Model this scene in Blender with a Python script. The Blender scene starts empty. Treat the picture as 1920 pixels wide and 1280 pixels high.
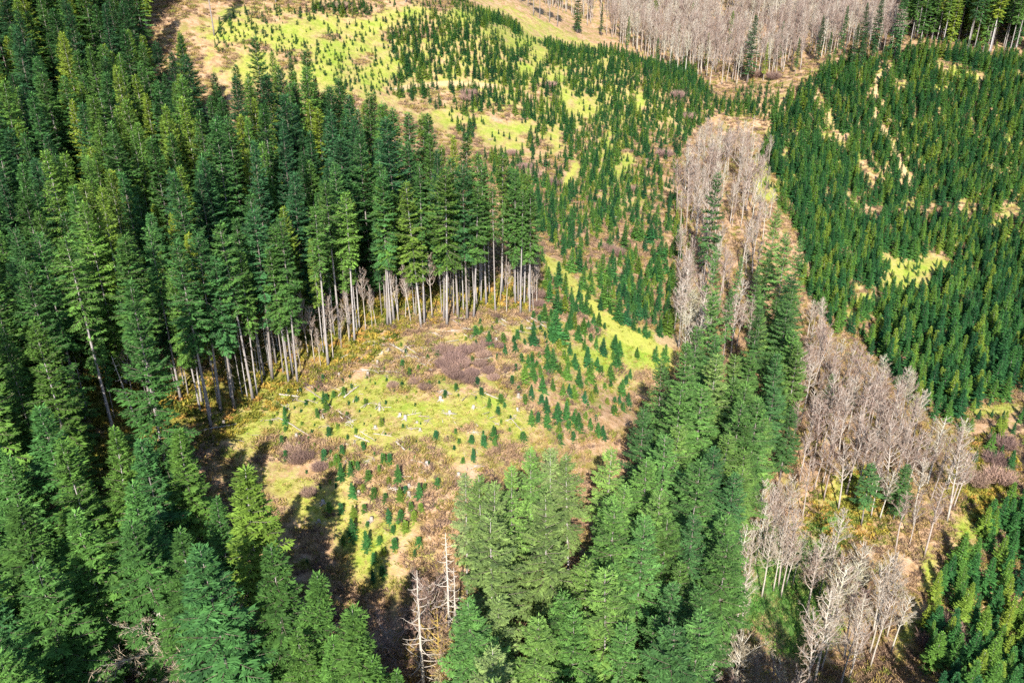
import bpy, math
import numpy as np
from mathutils import Vector

# ------------------------------------------------------------------ camera
W0, H0 = 1920.0, 1280.0            # pixel frame the survey coordinates below are given in
FPX = 1450.0                       # focal length in those pixels
PITCH = math.radians(24.0)
CAMZ = 130.0
scene = bpy.context.scene
cam_data = bpy.data.cameras.new("drone_camera")
cam_data.sensor_width = 36.0
cam_data.lens = FPX / W0 * 36.0
cam_data.clip_start = 0.5
cam_data.clip_end = 9000.0
cam = bpy.data.objects.new("drone_camera", cam_data)
scene.collection.objects.link(cam)
cam.location = (0, 0, CAMZ)
cam.rotation_euler = (math.radians(90) - PITCH, 0, 0)
scene.camera = cam

def pix_ray(u, v):
    """unit direction through a survey pixel"""
    u = np.asarray(u, float); v = np.asarray(v, float)
    cx = (u - W0 / 2) / FPX; cy = -(v - H0 / 2) / FPX
    s, c = math.sin(PITCH), math.cos(PITCH)
    d = np.stack([cx, c + cy * s, -s + cy * c], -1)
    return d / np.linalg.norm(d, axis=-1, keepdims=True)

def project(x, y, z):
    s, c = math.sin(PITCH), math.cos(PITCH)
    zz = np.asarray(z) - CAMZ
    depth = y * c - zz * s
    up = y * s + zz * c
    depth = np.where(np.abs(depth) < 1e-3, 1e-3, depth)
    return W0 / 2 + FPX * x / depth, H0 / 2 - FPX * up / depth, depth

# ------------------------------------------------------------------ light
sun_dir = pix_ray(1040, 905)       # the sun stands straight behind the camera: this is the antisolar point
sd = Vector([float(a) for a in sun_dir])
sun_data = bpy.data.lights.new("sun", 'SUN')
sun_data.energy = 5.0
sun_data.angle = math.radians(0.5)
sun_data.color = (1.0, 0.965, 0.90)
sun = bpy.data.objects.new("sun", sun_data)
scene.collection.objects.link(sun)
sun.rotation_euler = sd.to_track_quat('-Z', 'Y').to_euler()
sun.location = (0, -50, 300)

world = bpy.data.worlds.new("World")
scene.world = world
world.use_nodes = True
nt = world.node_tree
bg = nt.nodes["Background"]
sky = nt.nodes.new("ShaderNodeTexSky")
sky.sky_type = 'NISHITA'
sky.sun_disc = False
sky.sun_elevation = math.asin(-sd.z)
sky.sun_rotation = math.atan2(-sd.x, -sd.y)
sky.altitude = 600
nt.links.new(sky.outputs[0], bg.inputs[0])
bg.inputs[1].default_value = 0.115
sky.ozone_density = 5.0
vs = scene.view_settings
vs.view_transform = 'Standard'
vs.look = 'None'
vs.gamma = 1.0
vs.use_curve_mapping = False
vs.exposure = 1.32
scene.cycles.max_bounces = 4
scene.cycles.diffuse_bounces = 2
scene.cycles.glossy_bounces = 1
scene.cycles.transmission_bounces = 2
scene.cycles.use_denoising = False

# ------------------------------------------------------------------ noise
rng = np.random.default_rng(7)
_tab = np.random.default_rng(3).random((256, 256))
def vnoise(x, y):
    xi = np.floor(x).astype(int); yi = np.floor(y).astype(int)
    fx = x - xi; fy = y - yi
    fx = fx * fx * (3 - 2 * fx); fy = fy * fy * (3 - 2 * fy)
    a = _tab[xi & 255, yi & 255]; b = _tab[(xi + 1) & 255, yi & 255]
    c = _tab[xi & 255, (yi + 1) & 255]; d = _tab[(xi + 1) & 255, (yi + 1) & 255]
    return (a * (1 - fx) + b * fx) * (1 - fy) + (c * (1 - fx) + d * fx) * fy
def fbm(x, y, n=4):
    s = 0; a = .5
    for i in range(n):
        s = s + a * vnoise(x + 17.3 * i, y - 9.1 * i); x = x * 2.03; y = y * 2.03; a *= .5
    return s / (1 - .5 ** n)

def inside(poly, u, v):
    u = np.asarray(u, float); v = np.asarray(v, float)
    r = np.zeros(u.shape, bool)
    n = len(poly)
    for i in range(n):
        x1, y1 = poly[i]; x2, y2 = poly[(i + 1) % n]
        if y1 == y2: continue
        c = ((y1 > v) != (y2 > v)) & (u < (x2 - x1) * (v - y1) / (y2 - y1) + x1)
        r ^= c
    return r

# ------------------------------------------------------------------ terrain: surveyed points, thin-plate spline
PX = [  # u, v, forward distance
 (395,800,118),(215,815,112),(700,780,120),(590,1000,98),(800,1050,93),(960,1280,76),(640,700,133),
 (820,610,146),(960,600,148),(1050,500,186),(1150,590,172),(1250,650,166),(1200,550,192),(1120,720,146),
 (1180,800,133),(1000,780,125),(880,860,110),(870,1000,96),
 (1270,450,226),(1100,400,235),(1000,300,275),(1250,300,290),(900,230,290),(1100,200,327),(1300,200,346),
 (1360,170,382),(800,160,303),(600,100,289),(450,80,280),(900,50,350),(1000,100,360),(1150,100,386),
 (700,0,338),(400,10,300),(250,10,285),
 (1390,540,222),(1400,400,262),(1370,270,330),(1600,800,165),(1650,900,150),(1450,1090,124),(1560,1250,108),
 (1700,1150,119),(1830,960,146),(1880,850,166),(1900,700,196),(1700,700,200),(1600,620,222),(1700,540,250),
 (1520,500,246),(1650,350,310),(1500,330,300),(1700,200,350),(1740,96,388),(1620,125,375),(1850,115,385),
 (1500,165,362),(1850,1250,112),(1890,1050,132),(1900,500,262),(1880,300,322),
]
XYZ = [  # x, y, height above/below camera
 (-75,150,-60),(-90,200,-48),(-80,245,-33),(-30,175,-59),(-150,130,-63),(-160,220,-42),(-150,60,-82),(-60,70,-85),
 (-100,90,-78),(-60,30,-95),(-220,300,-8),(0,40,-94),
 (10,100,-82),(22,108,-90),(35,85,-97),(25,60,-99),(50,120,-98),(50,150,-93),(62,190,-86),(80,100,-108),(60,60,-106),
 (120,60,-108),(150,90,-98),(170,130,-90),
 (40,410,-34),(90,410,-33),(150,405,-25),(40,500,-14),(100,500,-14),(160,500,-8),(230,420,-18),(260,520,-2),
 (0,460,-2),(-80,420,10),(-200,420,15),(0,620,22),(150,620,20),(300,620,20),(-250,620,40),
 (280,380,-28),(260,250,-70),(220,180,-78),
]
PX = np.array(PX, float); XYZ = np.array(XYZ, float)
r_ = pix_ray(PX[:, 0], PX[:, 1]); t_ = PX[:, 2] / r_[:, 1]
P1 = r_ * t_[:, None]
CP = np.vstack([P1, XYZ])
def _U(r2): return 0.5 * r2 * np.log(r2 + 1e-9)
n = len(CP); S = 100.0
cx, cy, cz = CP[:, 0] / S, CP[:, 1] / S, CP[:, 2]
K = _U((cx[:, None] - cx) ** 2 + (cy[:, None] - cy) ** 2) + np.eye(n) * 0.004
Pm = np.stack([np.ones(n), cx, cy], 1)
A = np.zeros((n + 3, n + 3)); A[:n, :n] = K; A[:n, n:] = Pm; A[n:, :n] = Pm.T
sol = np.linalg.solve(A, np.concatenate([cz, [0, 0, 0]]))
def tps(x, y):
    sh = x.shape; x = x.ravel() / S; y = y.ravel() / S
    out = sol[n] + sol[n + 1] * x + sol[n + 2] * y
    for i in range(n):
        out = out + sol[i] * _U((x - cx[i]) ** 2 + (y - cy[i]) ** 2)
    return out.reshape(sh)

def axis(lo, hi, step, far, grow=1.16):
    a = list(np.arange(lo, hi + step, step)); s = step
    while a[-1] < far[1]: s *= grow; a.append(a[-1] + s)
    s = step
    while a[0] > far[0]: s *= grow; a.insert(0, a[0] - s)
    return np.array(a)
GX = axis(-200, 290, 1.3, (-2600, 2600))
GY = axis(28, 560, 1.3, (-2200, 3600))
gx, gy = np.meshgrid(GX, GY, indexing='ij')
qx = np.clip(gx, -230, 310); qy = np.clip(gy, 20, 640)
gz = tps(qx, qy)
dout = np.hypot(gx - qx, gy - qy)
gz = gz + dout * np.where(gy > 500, 0.24, 0.06)
gz = gz + (fbm(gx / 22, gy / 22, 4) - .5) * 1.8 + (fbm(gx / 3.1 + 9, gy / 3.1, 3) - .5) * .55
gz = gz + CAMZ
def hgt(x, y):
    x = np.asarray(x, float); y = np.asarray(y, float)
    i = np.clip(np.searchsorted(GX, x) - 1, 0, len(GX) - 2); j = np.clip(np.searchsorted(GY, y) - 1, 0, len(GY) - 2)
    fx = (x - GX[i]) / (GX[i + 1] - GX[i]); fy = (y - GY[j]) / (GY[j + 1] - GY[j])
    return (gz[i, j] * (1 - fx) + gz[i + 1, j] * fx) * (1 - fy) + (gz[i, j + 1] * (1 - fx) + gz[i + 1, j + 1] * fx) * fy

def drop(u, v, h=0.0):
    """ground point under the place where the sight line through (u,v) comes within h of the ground"""
    d = pix_ray(u, v)
    t = np.arange(35.0, 900.0, 0.5)
    p = d[None, :] * t[:, None]
    g = hgt(p[:, 0], p[:, 1])
    hit = np.nonzero(p[:, 2] + CAMZ <= g + h)[0]
    if len(hit) == 0: return None
    q = p[hit[0]]
    return float(q[0]), float(q[1]), float(hgt(q[0], q[1]))

# ground cover, laid down as patches of real cover (grass, bracken, moss, soil)
def polyd(pts, u, v):
    best = np.full(np.shape(u), 1e9)
    for (x1, y1), (x2, y2) in zip(pts[:-1], pts[1:]):
        dx, dy = x2 - x1, y2 - y1
        t = np.clip(((u - x1) * dx + (v - y1) * dy) / (dx * dx + dy * dy), 0, 1)
        best = np.minimum(best, np.hypot(u - x1 - t * dx, v - y1 - t * dy))
    return best
GRASS = [  # u, v, ru, rv
 (800,775,170,60),(700,820,130,38),(580,745,110,30),(930,790,80,60),(870,850,60,22),(700,735,90,30),(480,790,60,25),(560,800,60,26),
 (640,930,60,26),(660,1000,40,50),(700,1050,45,35),(590,950,22,36),(760,985,24,20),(650,890,20,40),
 (1090,680,50,34),(1040,650,34,18),(1000,625,50,14),(1180,650,70,34),(1215,680,50,22),(1165,640,40,30),(980,690,14,40),(1140,600,30,14),
 (1105,520,24,26),(870,640,60,20),
 (560,60,120,34),(640,95,90,45),(470,120,60,34),(440,60,50,30),(700,130,50,34),(600,140,60,30),(700,50,60,20),(760,20,60,18),(880,20,70,14),
 (860,35,40,14),(980,80,44,16),(930,60,30,14),(830,215,34,12),(850,230,34,12),(930,250,44,30),(975,240,30,18),(905,225,30,12),(960,270,24,30),(1040,270,14,34),(1095,205,32,22),(1060,180,14,18),
 (1175,305,14,24),(1160,325,18,12),(1040,145,26,12),(1010,105,18,20),(990,130,20,16),(1130,120,14,8),(1200,195,7,24),(1142,260,6,24),(1078,325,8,28),
 (1220,60,10,8),(1690,505,36,22),(1700,535,52,18),(1745,500,34,22),(1665,500,12,34),(1630,565,34,14),(1600,590,20,10),(1775,405,14,8),(1850,435,24,8),(1880,420,18,12),(1895,405,14,8),
 (1790,135,14,12),(1820,145,22,8),(1755,170,16,7),(1780,165,6,12),(1440,365,16,14),(1430,330,16,24),(1460,350,18,10),
 (1850,940,30,20),(1815,985,16,30),(1700,1150,14,60),(1740,1080,18,50),(1690,1200,16,40),(1600,915,44,30),(1900,860,20,14),(1870,770,50,16),(1475,300,8,20),
 (1890,260,8,10),(1900,330,10,10),(1890,390,8,8),
]
MEADOW = [(1460,1080,60,70),(1520,1040,40,30),(1400,1130,50,40),(1500,1150,60,60),(1560,985,30,30)]
MOSS = [(300,770,110,40),(240,820,60,40),(380,740,70,40),(500,690,60,40),(600,640,60,40),(680,590,60,30),(760,560,60,30),(450,720,60,40),(200,850,50,40),(1590,960,50,40),(1640,930,40,30),
 (1850,900,40,50),(900,550,80,20),(150,740,90,50)]
BROWN = [(520,40,30,10),(620,70,34,8),(680,110,24,12),(470,90,20,12),(560,110,26,10),(730,60,26,9),(430,110,24,14),(800,60,24,8),(940,220,24,14),(1010,180,20,10),(880,250,20,10),(1100,250,20,12),(560,750,30,9),(650,790,26,8),(880,800,30,8),(760,740,30,8),(930,820,24,10),(850,690,80,45),(920,660,90,40),(740,870,170,34),(600,860,80,30),(760,900,90,40),(900,690,70,30),(1120,780,70,40),(1000,740,40,30),(830,980,70,60),(560,850,60,30),(730,790,20,16),
 (700,600,80,25),(820,620,70,14),(760,690,14,30),(620,700,90,18),
 (830,185,40,14),(900,290,60,34),(1000,300,60,30),(1040,330,30,20),(1270,190,20,10),(1240,300,40,50),(1250,380,60,30),(1150,470,80,34),(1080,390,40,20),(1230,460,60,40),(1110,610,20,16),
 (1400,150,110,30),(1480,160,60,18),(1330,130,60,30),(1790,470,24,10),(1900,650,24,16),(1830,600,40,14),(1880,640,30,20),(1900,900,34,60),(1860,830,26,50),(1730,1000,26,40),(1690,1080,30,60),
 (690,12,90,10),(300,20,50,30),(820,8,120,10),(540,5,60,8),(1750,400,200,300*0+10)]
TRACKS = [([(742,168),(780,161),(830,157),(880,157),(930,163)],4),([(1675,125),(1645,145),(1640,190),(1642,228),(1660,250),(1680,290),(1700,330),(1712,352),(1700,358)],3.6),
          ([(1240,634),(1262,640)],12)]
ROAD = [([(1040,500),(1075,540),(1110,580),(1150,615),(1200,645),(1250,660)],13),([(1080,310),(1060,345)],6),([(1020,480),(1040,500)],5)]
OPEN = [([(380,120),(400,20),(560,-10),(900,-10),(1160,100),(1300,180),(1280,260),(1250,300),(1190,420),(1100,360),(980,300),(900,300),(760,210),(560,150)], .58),
        ([(440,800),(620,700),(700,640),(820,610),(960,600),(1060,600),(1250,640),(1190,740),(1000,840),(900,890),(850,900),(800,960),(830,1060),(700,1120),(560,960),(440,850)], .56),
        ([(1040,480),(1280,480),(1290,620),(1180,600)], .36), ([(1430,230),(1640,110),(1850,110),(2000,120),(2000,560),(1640,600),(1500,430)], .42),
        ([(1700,760),(1960,730),(1960,1000),(1740,1300),(1680,1200),(1780,1000)], .40)]
def blobs(L, u, v):
    m = np.zeros(np.shape(u))
    for a, b, ra, rb in L:
        m = np.maximum(m, 1.05 * np.exp(-.55 * (((u - a) / ra) ** 2 + ((v - b) / rb) ** 2)) )
    return np.clip(m, 0, 1)
def cover(x, y, z):
    u, v, d = project(x, y, z)
    wu = (fbm(x / 7 + 3, y / 7, 3) - .5) * 46 * 150 / np.maximum(d, 60); wv = (fbm(x / 7 - 13, y / 7 + 40, 3) - .5) * 34 * 150 / np.maximum(d, 60)
    uu, vv = u + wu, v + wv
    g = blobs(GRASS, uu, vv); me = blobs(MEADOW, uu, vv); mo = blobs(MOSS, uu, vv); br = blobs(BROWN, uu, vv)
    rd = np.zeros(np.shape(u)); so = np.zeros(np.shape(u))
    for pts, w in ROAD: rd = np.maximum(rd, np.clip(1.6 - polyd(pts, u + wu * .15, v + wv * .15) / w, 0, 1))
    for pts, w in TRACKS: so = np.maximum(so, np.clip(1.7 - polyd(pts, u + wu * .12, v + wv * .12) / w, 0, 1))
    back = (y > -1)
    for poly, val in OPEN: g = np.maximum(g, np.where(inside(poly, uu, vv), val, 0))
    g = np.maximum(g - br * np.where(g < .6, .30, .45), rd)
    return g * back, me * back, mo * back, so * back, rd
cg, cme, cmo, cso, crd = cover(gx, gy, gz)

col = scene.collection
def new_mesh(name, v, f, loops=None, attrs=None, smooth=True, mats=None, mat_idx=None):
    """v (N,3), f (M,k)"""
    v = np.asarray(v, np.float32); f = np.asarray(f, np.int32)
    me = bpy.data.meshes.new(name)
    me.vertices.add(len(v)); me.vertices.foreach_set("co", v.ravel())
    k = f.shape[1]
    me.loops.add(f.size); me.loops.foreach_set("vertex_index", f.ravel())
    me.polygons.add(len(f)); me.polygons.foreach_set("loop_start", np.arange(0, f.size, k, dtype=np.int32))
    if smooth: me.polygons.foreach_set("use_smooth", np.ones(len(f), bool))
    if mats:
        for m in mats: me.materials.append(m)
        if mat_idx is not None: me.polygons.foreach_set("material_index", np.asarray(mat_idx, np.int32))
    me.update(calc_edges=True)
    for an, dat in (attrs or {}).items():
        at = me.attributes.new(an, 'FLOAT', 'POINT'); at.data.foreach_set("value", np.asarray(dat, np.float32).ravel())
    return me

# ------------------------------------------------------------------ materials
def mat(name):
    m = bpy.data.materials.new(name); m.use_nodes = True
    t = m.node_tree; b = t.nodes["Principled BSDF"]
    b.inputs["Roughness"].default_value = .8
    b.inputs["Specular IOR Level"].default_value = .15
    return m, t, b
def N(t, ty, **kw):
    nd = t.nodes.new(ty)
    for k, v in kw.items(): setattr(nd, k, v)
    return nd
def noise(t, vec, scale, detail=4, rough=.6):
    nd = N(t, "ShaderNodeTexNoise"); nd.inputs["Scale"].default_value = scale; nd.inputs["Detail"].default_value = detail; nd.inputs["Roughness"].default_value = rough
    t.links.new(vec, nd.inputs["Vector"]); return nd.outputs["Fac"]
def ramp(t, fac, stops, interp='LINEAR'):
    r = N(t, "ShaderNodeValToRGB"); cr = r.color_ramp; cr.interpolation = interp
    while len(cr.elements) < len(stops): cr.elements.new(.5)
    for e, (p, c) in zip(cr.elements, stops): e.position = p; e.color = (*c, 1) if len(c) == 3 else c
    t.links.new(fac, r.inputs[0]); return r.outputs[0]
def mixc(t, fac, a, b, mode='MIX'):
    m = N(t, "ShaderNodeMix", data_type='RGBA', blend_type=mode)
    if isinstance(fac, (int, float)): m.inputs[0].default_value = fac
    else: t.links.new(fac, m.inputs[0])
    for s, x in ((6, a), (7, b)):
        if isinstance(x, tuple): m.inputs[s].default_value = (*x, 1)
        else: t.links.new(x, m.inputs[s])
    return m.outputs[2]
def mth(t, op, a, b=None, clamp=False):
    m = N(t, "ShaderNodeMath", operation=op, use_clamp=clamp)
    for s, x in ((0, a), (1, b)):
        if x is None: continue
        if isinstance(x, (int, float)): m.inputs[s].default_value = x
        else: t.links.new(x, m.inputs[s])
    return m.outputs[0]
def attr(t, name):
    return N(t, "ShaderNodeAttribute", attribute_name=name).outputs["Fac"]

def ground_material():
    m, t, b = mat("forest_ground")
    co = N(t, "ShaderNodeNewGeometry").outputs["Position"]
    n1 = noise(t, co, .08, 5); n2 = noise(t, co, .55, 5, .7); n3 = noise(t, co, 2.6, 4, .7); n4 = noise(t, co, .22, 4)
    grass = ramp(t, n2, [(.3, (.17, .205, .028)), (.45, (.245, .265, .040)), (.56, (.31, .285, .065)), (.68, (.35, .26, .10)), (.8, (.32, .21, .12))])
    lush = ramp(t, n1, [(.45, (1, 1, 1)), (.66, (.74, .98, .6))])
    grass = mixc(t, 1.0, grass, lush, 'MULTIPLY')
    brown = ramp(t, n2, [(.25, (.14, .095, .045)), (.42, (.29, .175, .085)), (.55, (.38, .24, .14)), (.7, (.42, .29, .19)), (.85, (.33, .24, .19))])
    olive = ramp(t, n3, [(.35, (.13, .12, .03)), (.6, (.24, .20, .05))])
    brown = mixc(t, ramp(t, n4, [(.48, (0, 0, 0)), (.62, (.8, .8, .8))]), brown, olive)
    moss = ramp(t, n3, [(.3, (.08, .09, .02)), (.5, (.21, .19, .03)), (.7, (.30, .20, .06))])
    meadow = ramp(t, n3, [(.3, (.045, .13, .025)), (.55, (.09, .19, .035)), (.68, (.20, .20, .09)), (.8, (.24, .18, .10))])
    soil = ramp(t, n3, [(.3, (.34, .23, .11)), (.7, (.47, .34, .18))])
    def edge(a, hard=.25):
        s = mth(t, 'ADD', mth(t, 'MULTIPLY', a, .86), mth(t, 'MULTIPLY', mth(t, 'SUBTRACT', n2, .5), 1.3))
        s = mth(t, 'ADD', s, mth(t, 'MULTIPLY', mth(t, 'SUBTRACT', n3, .5), 1.0))
        s = mth(t, 'ADD', s, mth(t, 'MULTIPLY', mth(t, 'SUBTRACT', n4, .5), 1.1))
        return ramp(t, s, [(.5 - hard, (0, 0, 0)), (.5 + hard, (1, 1, 1))])
    c = mixc(t, edge(attr(t, "moss")), brown, moss)
    c = mixc(t, edge(attr(t, "grass")), c, grass)
    c = mixc(t, edge(attr(t, "meadow")), c, meadow)
    c = mixc(t, mth(t, 'MULTIPLY', edge(attr(t, "road"), .12), .65), c, (.36, .34, .07))
    c = mixc(t, edge(attr(t, "soil"), .15), c, soil)
    t.links.new(c, b.inputs["Base Color"])
    b.inputs["Roughness"].default_value = .95
    bp = N(t, "ShaderNodeBump"); bp.inputs["Strength"].default_value = .8; bp.inputs["Distance"].default_value = .5
    t.links.new(mth(t, 'ADD', mth(t, 'MULTIPLY', n3, .6), n2), bp.inputs["Height"]); t.links.new(bp.outputs[0], b.inputs["Normal"])
    return m

def tint(t):
    """fraction along a plant's colour range: own value (object colour red), or random where the object is a mass (green = 1)"""
    oi = N(t, "ShaderNodeObjectInfo")
    sc = N(t, "ShaderNodeSeparateColor"); t.links.new(oi.outputs["Color"], sc.inputs[0])
    return mth(t, 'ADD', sc.outputs[0], mth(t, 'MULTIPLY', sc.outputs[1], oi.outputs["Random"])), oi.outputs["Random"]

def leaf_material(name, stops, trans=.25, var=.35):
    m, t, b = mat(name)
    tf, rnd = tint(t)
    c = ramp(t, tf, stops)
    sh = attr(t, "shade")
    c = mixc(t, 1.0, c, ramp(t, sh, [(0, (1 - var, 1 - var, 1 - var * .9)), (1, (1 + var, 1 + var * .85, 1 + var * .4))]), 'MULTIPLY')
    hs = N(t, "ShaderNodeHueSaturation"); t.links.new(c, hs.inputs["Color"])
    t.links.new(mth(t, 'ADD', mth(t, 'MULTIPLY', rnd, .5), .75), hs.inputs["Value"])
    c = hs.outputs[0]
    t.links.new(c, b.inputs["Base Color"]); b.inputs["Roughness"].default_value = .7
    tr = N(t, "ShaderNodeBsdfTranslucent"); t.links.new(c, tr.inputs[0])
    mx = N(t, "ShaderNodeMixShader"); mx.inputs[0].default_value = trans
    t.links.new(b.outputs[0], mx.inputs[1]); t.links.new(tr.outputs[0], mx.inputs[2])
    t.links.new(mx.outputs[0], t.nodes["Material Output"].inputs[0])
    return m
def bark_material(name, stops, use_tint=True, scale=3.0):
    m, t, b = mat(name)
    tc = N(t, "ShaderNodeTexCoord").outputs["Object"]
    if use_tint:
        tf, rnd = tint(t); c = ramp(t, tf, stops)
    else:
        c = ramp(t, noise(t, tc, .6), stops)
    n_ = noise(t, tc, scale, 4, .7)
    c = mixc(t, 1.0, c, ramp(t, n_, [(.3, (.7, .7, .72)), (.7, (1.15, 1.12, 1.08))]), 'MULTIPLY')
    t.links.new(c, b.inputs["Base Color"]); b.inputs["Roughness"].default_value = .9
    return m

M_GROUND = ground_material()
M_FIR = leaf_material("fir_needles", [(0, (.040, .118, .046)), (.35, (.060, .158, .042)), (.65, (.108, .210, .038)), (1, (.20, .255, .030))], .3, .5)
M_LAYER = leaf_material("layered_needles", [(0, (.056, .145, .052)), (.4, (.095, .200, .048)), (.7, (.150, .250, .060)), (1, (.22, .29, .12))], .3, .5)
M_YOUNG = leaf_material("young_needles", [(0, (.036, .140, .055)), (.5, (.058, .180, .046)), (.8, (.110, .215, .036)), (1, (.19, .25, .035))], .3, .5)
M_BARK = bark_material("fir_bark", [(0, (.18, .15, .13)), (.5, (.28, .25, .23)), (1, (.42, .39, .36))])
M_LIMB = bark_material("limb_bark", [(0, (.20, .16, .12)), (1, (.30, .26, .20))])
M_DEAD = bark_material("dead_twigs", [(0, (.34, .28, .22)), (1, (.44, .39, .32))])
M_ALDER = bark_material("alder_bark", [(0, (.28, .22, .18)), (.5, (.37, .32, .27)), (1, (.45, .43, .34))])
M_TWIG = bark_material("alder_twigs", [(0, (.22, .13, .10)), (.45, (.28, .19, .135)), (.75, (.36, .29, .20)), (1, (.33, .30, .15))])
M_MOSSB = bark_material("mossy_bark", [(0, (.34, .24, .06)), (1, (.42, .30, .08))])
M_LOG = bark_material("weathered_log", [(0, (.24, .19, .15)), (.5, (.33, .28, .23)), (1, (.44, .39, .33))])
M_BRUSH = leaf_material("bracken_brush", [(0, (.16, .105, .085)), (.3, (.26, .17, .11)), (.55, (.33, .22, .13)), (.75, (.26, .18, .06)), (.9, (.17, .15, .035)), (1, (.13, .16, .03))], .15, .35)
M_SHRUB = leaf_material("shrub_twigs", [(0, (.20, .13, .115)), (.5, (.29, .19, .15)), (1, (.36, .26, .18))], .1, .3)
M_TUFT = leaf_material("grass_tufts", [(0, (.20, .24, .025)), (.4, (.28, .29, .035)), (.7, (.34, .29, .07)), (1, (.36, .25, .11))], .3, .25)
M_MEADOW = leaf_material("meadow_grass", [(0, (.05, .14, .025)), (.6, (.10, .22, .035)), (.85, (.20, .24, .06)), (1, (.26, .20, .10))], .3, .3)
M_FERN = leaf_material("moss_fern", [(0, (.09, .12, .020)), (.45, (.18, .18, .025)), (.8, (.27, .20, .035)), (1, (.30, .16, .05))], .2, .35)

# ------------------------------------------------------------------ the ground
nx, ny = gx.shape
idx = np.arange(nx * ny).reshape(nx, ny)
faces = np.stack([idx[:-1, :-1], idx[1:, :-1], idx[1:, 1:], idx[:-1, 1:]], -1).reshape(-1, 4)
gme = new_mesh("ground", np.stack([gx, gy, gz], -1).reshape(-1, 3), faces, attrs={"grass": cg, "meadow": cme, "moss": cmo, "soil": cso, "road": crd}, mats=[M_GROUND])
ground = bpy.data.objects.new("ground", gme); col.objects.link(ground); ground["kind"] = "structure"

# ------------------------------------------------------------------ mesh builder
class MB:
    def __init__(s): s.v = []; s.f = []; s.a = []; s.n = 0
    def add(s, v, f, a=.5):
        v = np.asarray(v, float).reshape(-1, 3); f = np.asarray(f, int)
        s.v.append(v); s.f.append(f + s.n); s.n += len(v)
        s.a.append(np.full(len(v), a) if np.isscalar(a) else np.asarray(a, float))
    def tube(s, pts, rad, sides=6, a=.5, cap=True):
        pts = np.asarray(pts, float); rad = np.asarray(rad, float); k = len(pts)
        tan = np.gradient(pts, axis=0); tan /= np.linalg.norm(tan, axis=1, keepdims=True) + 1e-9
        ref = np.array([0, 0, 1.]) if abs(tan[0, 2]) < .8 else np.array([1., 0, 0])
        s1 = np.cross(tan, ref); s1 /= np.linalg.norm(s1, axis=1, keepdims=True) + 1e-9
        s2 = np.cross(tan, s1)
        an = np.arange(sides) / sides * 2 * math.pi
        ring = pts[:, None, :] + rad[:, None, None] * (np.cos(an)[None, :, None] * s1[:, None, :] + np.sin(an)[None, :, None] * s2[:, None, :])
        i = np.arange(k - 1)[:, None] * sides; j = np.arange(sides)[None, :]; j2 = (j + 1) % sides
        q = np.stack([i + j, i + j2, i + sides + j2, i + sides + j], -1).reshape(-1, 4)
        tri = np.concatenate([q[:, [0, 1, 2]], q[:, [0, 2, 3]]])
        v = ring.reshape(-1, 3)
        if cap:
            v = np.vstack([v, pts[:1], pts[-1:]]); b0 = k * sides; e = (k - 1) * sides; jj = np.arange(sides); jn = (jj + 1) % sides
            tri = np.concatenate([tri, np.stack([jn, jj, np.full(sides, b0)], -1), np.stack([e + jj, e + jn, np.full(sides, b0 + 1)], -1)])
        s.add(v, tri, a)
    def blades(s, p, ax, L, Wd, roll, shade, mid=.5, bend=.12):
        """many flat pointed sprays at once: p (n,3) start, ax (n,3) unit axis"""
        p = np.asarray(p); n_ = len(p)
        side = np.cross(ax, np.array([0, 0, 1.])); ln = np.linalg.norm(side, axis=1, keepdims=True)
        side = np.where(ln > 1e-3, side / np.maximum(ln, 1e-3), np.array([1., 0, 0]))
        up = np.cross(side, ax)
        sd_ = side * np.cos(roll)[:, None] + up * np.sin(roll)[:, None]
        up2 = np.cross(sd_, ax)
        L = np.asarray(L)[:, None]; Wd = np.asarray(Wd)[:, None]
        m = p + ax * L * mid
        v = np.stack([p, m + sd_ * Wd / 2 - up2 * Wd * bend, p + ax * L - up2 * L * .06, m - sd_ * Wd / 2 - up2 * Wd * bend], 1)
        b0 = np.arange(n_)[:, None] * 4
        f = np.concatenate([b0 + np.array([0, 1, 2]), b0 + np.array([0, 2, 3])])
        s.add(v.reshape(-1, 3), f, np.repeat(shade, 4))
    def mesh(s, name, m, smooth=False):
        return new_mesh(name, np.vstack(s.v), np.vstack(s.f), attrs={"shade": np.concatenate(s.a)}, smooth=smooth, mats=[m])

def unit(a): return a / (np.linalg.norm(a, axis=-1, keepdims=True) + 1e-9)

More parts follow.
